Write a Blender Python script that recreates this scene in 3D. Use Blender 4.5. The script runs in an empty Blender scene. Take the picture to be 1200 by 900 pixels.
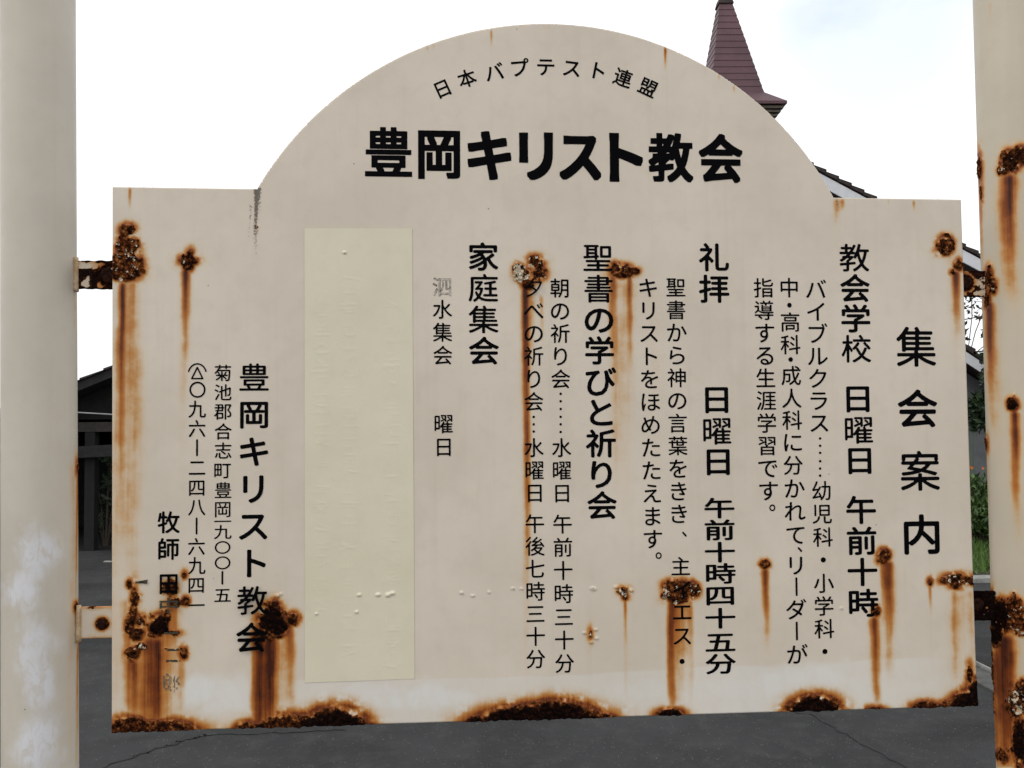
# Church notice board on two pipe posts, bright overcast day
import bpy, math, random
import numpy as np
from mathutils import Matrix, Vector

sc = bpy.context.scene
R = math.radians

# ---------------------------------------------------------------- camera
cam_d = bpy.data.cameras.new('camera'); cam_d.lens = 27.0; cam_d.sensor_width = 36.0
cam_d.clip_start = .05; cam_d.clip_end = 2000
cam = bpy.data.objects.new('camera', cam_d); sc.collection.objects.link(cam)
right = Vector((0.9979117, -0.0642627, -0.0065252)); up = Vector((0.0044894, -0.0317724, 0.9994851)); back = Vector((-0.0644369, -0.9974271, -0.0314175))
cam.matrix_world = Matrix(((right.x, up.x, back.x, .49362), (right.y, up.y, back.y, -1.12073), (right.z, up.z, back.z, 1.6), (0, 0, 0, 1)))
sc.camera = cam

# ---------------------------------------------------------------- daylight: bright overcast sky with one thin pale-blue gap, weak veiled sun
SUN_EL, SUN_AZ = R(48), R(238)          # azimuth clockwise from +Y: behind the viewer's left shoulder
world = bpy.data.worlds.new('World'); sc.world = world; world.use_nodes = True
wn = world.node_tree.nodes; wl = world.node_tree.links; wn.clear()
wo = wn.new('ShaderNodeOutputWorld'); bg = wn.new('ShaderNodeBackground'); bg.inputs['Strength'].default_value = .1
sky = wn.new('ShaderNodeTexSky'); sky.sky_type = 'NISHITA'; sky.sun_disc = False; sky.sun_elevation = SUN_EL; sky.sun_rotation = SUN_AZ
tc = wn.new('ShaderNodeTexCoord')
nz = wn.new('ShaderNodeTexNoise'); nz.inputs['Scale'].default_value = 2.6; nz.inputs['Detail'].default_value = 6; nz.inputs['Roughness'].default_value = .55
mp = wn.new('ShaderNodeMapping'); mp.inputs['Location'].default_value = (3.1, .4, 1.7); mp.inputs['Scale'].default_value = (1, 1, 1.8)
rp = wn.new('ShaderNodeValToRGB'); rp.color_ramp.elements[0].position = .42; rp.color_ramp.elements[0].color = (.34, .34, .34, 1)
rp.color_ramp.elements[1].position = .60; rp.color_ramp.elements[1].color = (.62, .62, .62, 1)
nz2 = wn.new('ShaderNodeTexNoise'); nz2.inputs['Scale'].default_value = 1.6; nz2.inputs['Detail'].default_value = 4
rp2 = wn.new('ShaderNodeValToRGB'); rp2.color_ramp.elements[0].position = .3; rp2.color_ramp.elements[0].color = (10.3, 10.6, 10.8, 1)
rp2.color_ramp.elements[1].position = .62; rp2.color_ramp.elements[1].color = (12.5, 12.6, 12.6, 1)
mx = wn.new('ShaderNodeMix'); mx.data_type = 'RGBA'
wl.new(tc.outputs['Generated'], mp.inputs['Vector']); wl.new(mp.outputs[0], nz.inputs['Vector']); wl.new(nz.outputs['Fac'], rp.inputs[0])
wl.new(tc.outputs['Generated'], nz2.inputs['Vector']); wl.new(nz2.outputs['Fac'], rp2.inputs[0])
vm = wn.new('ShaderNodeVectorMath'); vm.operation = 'DOT_PRODUCT'; vm.inputs[1].default_value = (.452, .792, .412)
mr = wn.new('ShaderNodeMapRange'); mr.interpolation_type = 'SMOOTHSTEP'; mr.inputs[1].default_value = .9875; mr.inputs[2].default_value = 1.001; mr.inputs[3].default_value = 0; mr.inputs[4].default_value = .85
mm = wn.new('ShaderNodeMath'); mm.operation = 'MULTIPLY'; ms = wn.new('ShaderNodeMath'); ms.operation = 'SUBTRACT'; ms.inputs[0].default_value = 1.
wl.new(tc.outputs['Generated'], vm.inputs[0]); wl.new(vm.outputs['Value'], mr.inputs[0]); wl.new(mr.outputs[0], mm.inputs[0]); wl.new(rp.outputs[0], mm.inputs[1]); wl.new(mm.outputs[0], ms.inputs[1])
wl.new(ms.outputs[0], mx.inputs[0]); hs = wn.new('ShaderNodeHueSaturation'); hs.inputs['Saturation'].default_value = 1.25; hs.inputs['Value'].default_value = 2.4; wl.new(sky.outputs[0], hs.inputs['Color']); wl.new(hs.outputs[0], mx.inputs[6]); wl.new(rp2.outputs[0], mx.inputs[7])
wl.new(mx.outputs[2], bg.inputs['Color']); wl.new(bg.outputs[0], wo.inputs[0])
sun_d = bpy.data.lights.new('sun', 'SUN'); sun_d.energy = .8; sun_d.angle = R(14); sun_d.color = (1, .96, .9)
sun = bpy.data.objects.new('sun', sun_d); sc.collection.objects.link(sun)
sd = Vector((math.sin(SUN_AZ) * math.cos(SUN_EL), math.cos(SUN_AZ) * math.cos(SUN_EL), math.sin(SUN_EL)))
sun.rotation_euler = (-sd).to_track_quat('-Z', 'Y').to_euler()
vs = sc.view_settings; vs.view_transform = 'Standard'; vs.look = 'None'; vs.gamma = 1; vs.exposure = 0; vs.use_curve_mapping = False
TEXT = [
 ('title','ink',[('豊',0.3874,1.9756,0.0684,0.0731,'ink',0),('岡',0.4611,1.9723,0.0615,0.0721,'ink',0),('キ',0.535,1.9723,0.0646,0.0728,'ink',0),('リ',0.604,1.9725,0.0507,0.0714,'ink',0),('ス',0.6698,1.9709,0.0621,0.0666,'ink',0),('ト',0.7387,1.9724,0.0506,0.0737,'ink',0),('教',0.8063,1.9732,0.0675,0.0742,'ink',0),('会',0.8826,1.9732,0.0668,0.0743,'ink',0)]),
 ('gothic','ink',[('日',0.4661,2.0709,0.0275,0.028,'em',-0.4276),('本',0.5023,2.0869,0.0277,0.0281,'em',-0.3216),('バ',0.5427,2.097,0.0278,0.0282,'em',-0.208),('プ',0.5799,2.1045,0.0279,0.0282,'em',-0.1064),('テ',0.6193,2.1069,0.0281,0.0283,'em',0.0),('ス',0.6583,2.1057,0.0282,0.0284,'em',0.1046),('ト',0.6968,2.1028,0.0283,0.0284,'em',0.2087),('連',0.7353,2.0927,0.0284,0.0285,'em',0.3151),('盟',0.7733,2.079,0.0285,0.0285,'em',0.4235)]),
 ('bold','ink',[('集',1.1805,1.6891,0.0631,0.0636,'em',0),('会',1.1803,1.5955,0.0629,0.0594,'em',0),('案',1.1821,1.5015,0.0628,0.0629,'em',0),('内',1.1824,1.4063,0.0626,0.0613,'em',0)]),
 ('bold','ink',[('教',1.0866,1.8243,0.0467,0.0442,'em',0),('会',1.0867,1.7782,0.0466,0.0441,'em',0),('学',1.0868,1.7321,0.0466,0.044,'em',0),('校',1.087,1.6862,0.0465,0.0439,'em',0),('日',1.0874,1.6111,0.0491,0.0437,'em',0),('曜',1.0877,1.564,0.0464,0.0436,'em',0),('日',1.0884,1.5184,0.0489,0.0435,'em',0),('午',1.0891,1.4442,0.0469,0.0433,'em',0),('前',1.0891,1.398,0.0468,0.0432,'em',0),('十',1.0891,1.3519,0.0468,0.0431,'em',0),('時',1.0891,1.3059,0.0467,0.0429,'em',0)]),
 ('thin','ink',[('バ',1.0258,1.7761,0.0324,0.0317,'em',0),('イ',1.0261,1.7424,0.0324,0.0316,'em',0),('ブ',1.0263,1.7088,0.0324,0.0315,'em',0),('ル',1.0265,1.6753,0.0323,0.0315,'em',0),('ク',1.0267,1.6418,0.0323,0.0314,'em',0),('ラ',1.0269,1.6084,0.0323,0.0314,'em',0),('ス',1.0272,1.575,0.0322,0.0313,'em',0),('DOT',1.028,1.5517,0.0039,0.0038,'ink',0),('DOT',1.0278,1.5408,0.0039,0.0038,'ink',0),('DOT',1.0276,1.5302,0.0039,0.0038,'ink',0),('DOT',1.0274,1.5177,0.0039,0.0038,'ink',0),('DOT',1.0271,1.5067,0.0039,0.0038,'ink',0),('DOT',1.0269,1.4962,0.0039,0.0038,'ink',0),('幼',1.0287,1.4736,0.0322,0.0311,'em',0),('児',1.0288,1.4394,0.0321,0.0311,'em',0),('科',1.0295,1.4047,0.0321,0.031,'em',0),('DOT',1.0293,1.371,0.0079,0.0076,'ink',0),('小',1.0294,1.3365,0.032,0.0309,'em',0),('学',1.029,1.3028,0.032,0.0308,'em',0),('科',1.029,1.2693,0.032,0.0308,'em',0),('DOT',1.0292,1.2358,0.0078,0.0075,'ink',0)]),
 ('thin','ink',[('中',0.9846,1.7785,0.0323,0.0316,'em',0),('DOT',0.9845,1.752,0.0072,0.0071,'ink',0),('高',0.9853,1.7266,0.0322,0.0315,'em',0),('科',0.9851,1.6924,0.0322,0.0314,'em',0),('DOT',0.9849,1.6702,0.0072,0.007,'ink',0),('成',0.9852,1.6462,0.0321,0.0314,'em',0),('人',0.9854,1.6121,0.0321,0.0313,'em',0),('科',0.9856,1.5794,0.0321,0.0312,'em',0),('に',0.9859,1.5463,0.0321,0.0312,'em',0),('分',0.9857,1.5123,0.032,0.0311,'em',0),('か',0.9868,1.4776,0.032,0.0311,'em',0),('れ',0.987,1.4438,0.032,0.031,'em',0),('て',0.988,1.4087,0.032,0.0309,'em',0),('、',0.9938,1.3868,0.0072,0.0076,'ink',0),('リ',0.9874,1.3638,0.0319,0.0309,'em',0),('DASH',0.9876,1.3323,0.003,0.0277,'ink',0),('ダ',0.9862,1.2988,0.0318,0.0308,'em',0),('DASH',0.9869,1.267,0.003,0.0276,'ink',0),('が',0.9866,1.2327,0.0318,0.0306,'em',0)]),
 ('thin','ink',[('指',0.9451,1.778,0.0321,0.0315,'em',0),('導',0.9454,1.7441,0.0321,0.0315,'em',0),('す',0.9456,1.7102,0.0321,0.0314,'em',0),('る',0.9459,1.6764,0.032,0.0313,'em',0),('生',0.9461,1.6426,0.032,0.0313,'em',0),('涯',0.9464,1.6089,0.032,0.0312,'em',0),('学',0.9466,1.5753,0.0319,0.0312,'em',0),('習',0.9468,1.5417,0.0319,0.0311,'em',0),('で',0.9471,1.5082,0.0319,0.0311,'em',0),('す',0.9473,1.4747,0.0319,0.031,'em',0),('。',0.9529,1.4494,0.0094,0.0101,'ink',0)]),
 ('bold','ink',[('礼',0.87,1.8236,0.0456,0.0437,'em',0),('拝',0.8697,1.7763,0.0455,0.0435,'em',0),('日',0.8707,1.6111,0.0479,0.0432,'em',0),('曜',0.8705,1.5642,0.0452,0.043,'em',0),('日',0.8716,1.519,0.0478,0.0429,'em',0),('午',0.8726,1.4502,0.0464,0.0314,'em',0),('前',0.8725,1.4179,0.0464,0.0314,'em',0),('十',0.8722,1.3853,0.0463,0.0313,'em',0),('時',0.8724,1.3539,0.0463,0.0313,'em',0),('四',0.8719,1.3217,0.0462,0.0312,'em',0),('十',0.8714,1.2885,0.0462,0.0312,'em',0),('五',0.8711,1.2536,0.0461,0.0311,'em',0),('分',0.8709,1.2223,0.0461,0.031,'em',0)]),
 ('thin','ink',[('聖',0.8114,1.7784,0.031,0.0306,'em',0),('書',0.8114,1.7446,0.031,0.0306,'em',0),('か',0.8114,1.7108,0.0309,0.0305,'em',0),('ら',0.8114,1.677,0.0309,0.0305,'em',0),('神',0.8114,1.6434,0.0309,0.0304,'em',0),('の',0.8114,1.6098,0.0309,0.0304,'em',0),('言',0.8114,1.5762,0.0308,0.0303,'em',0),('葉',0.8114,1.5427,0.0308,0.0302,'em',0),('を',0.8115,1.5093,0.0308,0.0302,'em',0),('き',0.8115,1.476,0.0307,0.0301,'em',0),('き',0.8115,1.4427,0.0307,0.0301,'em',0),('、',0.8194,1.4125,0.007,0.0075,'ink',0),('主',0.8131,1.3657,0.0307,0.0299,'em',0),('イ',0.8138,1.3321,0.0306,0.0299,'em',0),('エ',0.8145,1.2991,0.0306,0.0298,'em',0),('ス',0.814,1.2643,0.0306,0.0298,'em',0),('DOT',0.8133,1.2271,0.0076,0.0074,'ink',0)]),
 ('thin','ink',[('キ',0.7696,1.7777,0.0309,0.0306,'em',0),('リ',0.7698,1.7437,0.0308,0.0305,'em',0),('ス',0.7701,1.7097,0.0308,0.0305,'em',0),('ト',0.7703,1.6757,0.0308,0.0304,'em',0),('を',0.7705,1.6418,0.0307,0.0303,'em',0),('ほ',0.7707,1.608,0.0307,0.0303,'em',0),('め',0.7709,1.5742,0.0307,0.0302,'em',0),('た',0.7711,1.5405,0.0307,0.0302,'em',0),('た',0.7713,1.5069,0.0306,0.0301,'em',0),('え',0.7715,1.4733,0.0306,0.0301,'em',0),('ま',0.7717,1.4398,0.0306,0.03,'em',0),('す',0.7719,1.4063,0.0305,0.0299,'em',0),('。',0.7804,1.382,0.0092,0.01,'ink',0)]),
 ('bold','ink',[('聖',0.6949,1.8219,0.0447,0.0432,'em',0),('書',0.6952,1.7759,0.0446,0.0431,'em',0),('の',0.6955,1.73,0.0446,0.043,'em',0),('学',0.6957,1.6842,0.0445,0.0429,'em',0),('び',0.696,1.6385,0.0444,0.0428,'em',0),('と',0.6963,1.5929,0.0444,0.0427,'em',0),('祈',0.6965,1.5475,0.0443,0.0426,'em',0),('り',0.6968,1.5021,0.0443,0.0425,'em',0),('会',0.6971,1.4569,0.0442,0.0424,'em',0)]),
 ('thin','ink',[('朝',0.6376,1.7766,0.0304,0.0303,'em',0),('の',0.6376,1.743,0.0304,0.0303,'em',0),('祈',0.6376,1.7094,0.0303,0.0302,'em',0),('り',0.6377,1.6759,0.0303,0.0302,'em',0),('会',0.6377,1.6425,0.0303,0.0301,'em',0),('DOT',0.6375,1.6206,0.0038,0.0038,'ink',0),('DOT',0.6374,1.6097,0.0038,0.0038,'ink',0),('DOT',0.6373,1.5984,0.0038,0.0038,'ink',0),('DOT',0.6372,1.5868,0.0038,0.0038,'ink',0),('DOT',0.6371,1.5759,0.0038,0.0037,'ink',0),('DOT',0.637,1.5646,0.0038,0.0037,'ink',0),('水',0.6381,1.5418,0.0302,0.0299,'em',0),('曜',0.6382,1.5086,0.0302,0.0299,'em',0),('日',0.6383,1.4754,0.0301,0.0298,'em',0),('午',0.6386,1.4304,0.0301,0.0298,'em',0),('前',0.6388,1.3967,0.0301,0.0297,'em',0),('十',0.639,1.3631,0.03,0.0296,'em',0),('時',0.6392,1.3295,0.03,0.0296,'em',0),('三',0.6394,1.296,0.03,0.0295,'em',0),('十',0.6396,1.2626,0.03,0.0295,'em',0),('分',0.6398,1.2292,0.0299,0.0294,'em',0)]),
 ('thin','ink',[('夕',0.599,1.7765,0.0303,0.0303,'em',0),('べ',0.5988,1.743,0.0302,0.0302,'em',0),('の',0.5985,1.7095,0.0302,0.0302,'em',0),('祈',0.5983,1.6761,0.0302,0.0301,'em',0),('り',0.598,1.6428,0.0301,0.03,'em',0),('会',0.5978,1.6095,0.0301,0.03,'em',0),('DOT',0.5975,1.587,0.0038,0.0037,'ink',0),('DOT',0.5974,1.5762,0.0038,0.0037,'ink',0),('DOT',0.5973,1.5657,0.0038,0.0037,'ink',0),('水',0.5975,1.5422,0.0301,0.0299,'em',0),('曜',0.5979,1.5092,0.03,0.0298,'em',0),('日',0.5982,1.4763,0.03,0.0298,'em',0),('午',0.598,1.4315,0.03,0.0297,'em',0),('後',0.598,1.3989,0.0299,0.0296,'em',0),('七',0.5979,1.3663,0.0299,0.0296,'em',0),('時',0.5979,1.3338,0.0299,0.0295,'em',0),('三',0.5979,1.3014,0.0299,0.0295,'em',0),('十',0.5979,1.269,0.0298,0.0294,'em',0),('分',0.5979,1.2367,0.0298,0.0294,'em',0)]),
 ('bold','ink',[('家',0.5248,1.8224,0.0444,0.0428,'em',0),('庭',0.5249,1.7762,0.0444,0.0427,'em',0),('集',0.525,1.7301,0.0443,0.0426,'em',0),('会',0.5251,1.6842,0.0443,0.0425,'em',0)]),
 ('ghost','ghost',[('泗',0.4648,1.7779,0.0298,0.03,'em',0)]),
 ('thin','ink',[('水',0.4649,1.7449,0.0298,0.03,'em',0),('集',0.4651,1.7113,0.0297,0.0299,'em',0),('会',0.4652,1.6778,0.0297,0.0299,'em',0),('曜',0.4659,1.578,0.0296,0.0297,'em',0),('日',0.4662,1.5446,0.0296,0.0297,'em',0)]),
 ('bold','ink',[('豊',0.1959,1.6465,0.0432,0.0416,'em',0),('岡',0.1961,1.5935,0.0431,0.0415,'em',0),('キ',0.1963,1.5406,0.043,0.0438,'em',0),('リ',0.1956,1.4878,0.043,0.0436,'em',0),('ス',0.1956,1.4349,0.0429,0.0435,'em',0),('ト',0.196,1.3823,0.0428,0.0434,'em',0),('教',0.1956,1.3306,0.0416,0.0421,'em',0),('会',0.1941,1.2788,0.0415,0.0431,'em',0)]),
 ('thin','ink',[('菊',0.1522,1.653,0.0257,0.025,'em',0),('池',0.1524,1.6253,0.0256,0.025,'em',0),('郡',0.1526,1.5979,0.0256,0.0249,'em',0),('合',0.1529,1.5695,0.0256,0.0249,'em',0),('志',0.1531,1.5423,0.0256,0.0249,'em',0),('町',0.1521,1.5144,0.0255,0.0248,'em',0),('豊',0.1533,1.4861,0.0255,0.0248,'em',0),('岡',0.1529,1.4592,0.0255,0.0247,'em',0),('一',0.153,1.4419,0.0255,0.0193,'em',0),('九',0.1531,1.4271,0.0255,0.0217,'em',0),('RING',0.1531,1.4052,0.0219,0.0181,'ink',0),('RING',0.1532,1.3835,0.0219,0.0186,'ink',0),('DASH',0.153,1.3625,0.0026,0.0192,'ink',0),('五',0.1534,1.3381,0.0254,0.0228,'em',0)]),
 ('thin','ink',[('TEL',0.1165,1.6556,0.0261,0.0231,'ink',0),('RING',0.1169,1.6292,0.0226,0.0231,'ink',0),('九',0.1165,1.6017,0.0255,0.0267,'em',0),('六',0.1167,1.5739,0.0255,0.0267,'em',0),('DASH',0.1168,1.5468,0.0026,0.0242,'ink',0),('二',0.117,1.5185,0.0254,0.0272,'em',0),('四',0.1168,1.4901,0.0254,0.0266,'em',0),('八',0.117,1.4629,0.0254,0.0265,'em',0),('DASH',0.1169,1.4361,0.0026,0.0241,'ink',0),('六',0.1169,1.4071,0.0254,0.0264,'em',0),('九',0.1173,1.3804,0.0253,0.0264,'em',0),('四',0.1169,1.3529,0.0253,0.0257,'em',0),('一',0.117,1.3246,0.0253,0.0239,'em',0)]),
 ('bold','ink',[('牧',0.0784,1.4419,0.03,0.0318,'em',0),('師',0.0781,1.4044,0.0299,0.0318,'em',0)]),
 ('worn','worn',[('中',0.0805,1.3264,0.0293,0.0215,'em',0),('一',0.0844,1.2875,0.0199,0.0238,'em',0),('二',0.0858,1.256,0.0211,0.0261,'em',0)]),
 ('bold','ink',[('田',0.0803,1.3568,0.0276,0.0311,'em',0)]),
 ('ghost','ghostdark',[('郎',0.0837,1.2175,0.028,0.0285,'em',0)]),
]
CRUST = [(0.0187, 1.8569, 0.0118, 0.011, 1, 0.2), (0.0189, 1.8324, 0.0177, 0.0171, 1, 0.3), (0.0179, 1.8104, 0.0224, 0.0196, 1, 0.34), (0.0168, 1.7982, 0.0224, 0.0134, 1, 0.2), (0.1032, 1.8146, 0.0131, 0.0074, 1, 0.2), (0.1056, 1.8232, 0.0048, 0.0074, 1, 0), (0.1033, 1.806, 0.0071, 0.0074, 1, 0), (0.0316, 1.3257, 0.0052, 0.0262, 0.9, 0.1), (0.0272, 1.2961, 0.0081, 0.0154, 1.1, 0.1), (0.0411, 1.3053, 0.007, 0.0095, 1.1, 0.2), (0.0365, 1.2876, 0.0105, 0.0107, 1.2, 0), (0.0668, 1.2975, 0.0164, 0.0179, 1.5, 0), (0.0298, 1.2581, 0.0105, 0.0107, 1.2, 0.1), (0.0255, 1.3568, 0.0047, 0.006, 0.9, 0), (0.0816, 1.3484, 0.0106, 0.0131, 0.7, 0), (0.0876, 1.3304, 0.0141, 0.0072, 0.6, 0.1), (0.1017, 1.3313, 0.0059, 0.006, 1, 0), (0.1003, 1.3684, 0.0035, 0.0048, 0.9, 0), (0.0772, 1.308, 0.0094, 0.0095, 0.8, 0), (0.0998, 1.2586, 0.0059, 0.0083, 1, 0), (0.0414, 1.2696, 0.0093, 0.0059, 0.6, 0.6), (0.0879, 1.2863, 0.0094, 0.0048, 0.7, 0), (0.0764, 1.2652, 0.0164, 0.0048, 0.3, 0), (0.0373, 1.3375, 0.0047, 0.0071, 0.6, 0), (0.2201, 1.3022, 0.0202, 0.024, 1.5, 0), (0.226, 1.3152, 0.0095, 0.0144, 1.2, 0), (0.2511, 1.3026, 0.0108, 0.0096, 1.1, 0), (0.2095, 1.2796, 0.0131, 0.012, 1.2, 0), (0.2332, 1.291, 0.0155, 0.0144, 1.3, 0), (0.6012, 1.8138, 0.0139, 0.0114, 1, 0.35), (0.5797, 1.7985, 0.0113, 0.0139, 0.8, 0.95), (0.6074, 1.7986, 0.0114, 0.0114, 1, 0.3), (0.5896, 1.7834, 0.0088, 0.0101, 1, 0.1), (0.5747, 1.806, 0.0075, 0.0088, 0.7, 0.9), (0.7219, 1.8068, 0.0115, 0.0089, 1, 0.1), (0.7359, 1.8043, 0.0115, 0.0089, 1, 0.2), (0.75, 1.8031, 0.0064, 0.0051, 1, 0), (0.7294, 1.7967, 0.0154, 0.0051, 0.8, 0), (0.7992, 1.3367, 0.014, 0.01, 1, 0.3), (0.8157, 1.3301, 0.0128, 0.0149, 1, 0.15), (0.831, 1.3311, 0.0102, 0.0125, 1, 0.35), (0.8066, 1.3204, 0.0178, 0.0087, 1, 0.3), (0.7901, 1.3245, 0.0076, 0.0075, 0.8, 0.6), (0.9397, 1.3664, 0.0071, 0.0063, 1, 0), (1.1233, 1.3768, 0.0106, 0.0102, 1, 0.1), (1.1205, 1.3692, 0.0079, 0.0063, 1, 0), (1.1095, 1.2934, 0.0059, 0.0076, 1, 0), (1.194, 1.336, 0.004, 0.0051, 1, 0), (1.2355, 1.3376, 0.0227, 0.0102, 1, 0.3), (1.2208, 1.3367, 0.012, 0.0064, 1, 0.3), (1.2515, 1.336, 0.0121, 0.0077, 1, 0.3), (1.2353, 1.33, 0.0134, 0.0064, 1, 0), (1.2309, 1.8462, 0.0136, 0.0144, 1, 0.1), (1.228, 1.8357, 0.0122, 0.0066, 1, 0.1), (1.2518, 1.8149, 0.0081, 0.0092, 1, 0.1), (1.2407, 1.803, 0.0054, 0.0052, 0.7, 0), (0.7281, 1.332, 0.0088, 0.0062, 0.8, 0.9), (0.7305, 1.3233, 0.0051, 0.005, 1, 0.1), (0.6783, 1.2714, 0.0025, 0.0062, 0.8, 0.1), (0.1976, 1.8882, 0.0036, 0.0298, 0.18, 0)]
BASE = [(0.0575, 1.1497, 0.0663, 0.0177, 1.12, 0.0), (0.025, 1.1508, 0.0347, 0.0235, 1.12, 0.0), (0.0831, 1.1465, 0.0396, 0.0213, 1.12, 0.0), (0.2682, 1.138, 0.0953, 0.0322, 1.12, 0.0), (0.31, 1.1413, 0.0551, 0.0395, 1.34, 0.0), (0.2361, 1.139, 0.0499, 0.0334, 1.12, 0.0), (0.1887, 1.143, 0.0236, 0.019, 1.12, 0.0), (0.6024, 1.1414, 0.109, 0.0341, 1.34, 0.0), (0.6247, 1.1431, 0.072, 0.0366, 1.34, 0.0), (0.5628, 1.1426, 0.0555, 0.0304, 1.34, 0.0), (0.5112, 1.1455, 0.0172, 0.0145, 1.296, 0.0), (0.6871, 1.1435, 0.0325, 0.0147, 1.08, 0.0), (0.7942, 1.1499, 0.0228, 0.0111, 1.296, 0.1), (1.0109, 1.1454, 0.048, 0.0299, 1.34, 0.0), (1.1037, 1.1475, 0.0144, 0.0063, 1.08, 0.0), (1.1815, 1.1476, 0.0238, 0.0113, 1.1880000000000002, 0.0), (1.2492, 1.1467, 0.0347, 0.0278, 1.296, 0.0), (1.2669, 1.1576, 0.0241, 0.038, 1.296, 0.1), (1.2186, 1.1464, 0.0213, 0.0126, 1.08, 0.0), (1.2519, 1.196, 0.0053, 0.0152, 1.08, 0.0)]
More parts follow.
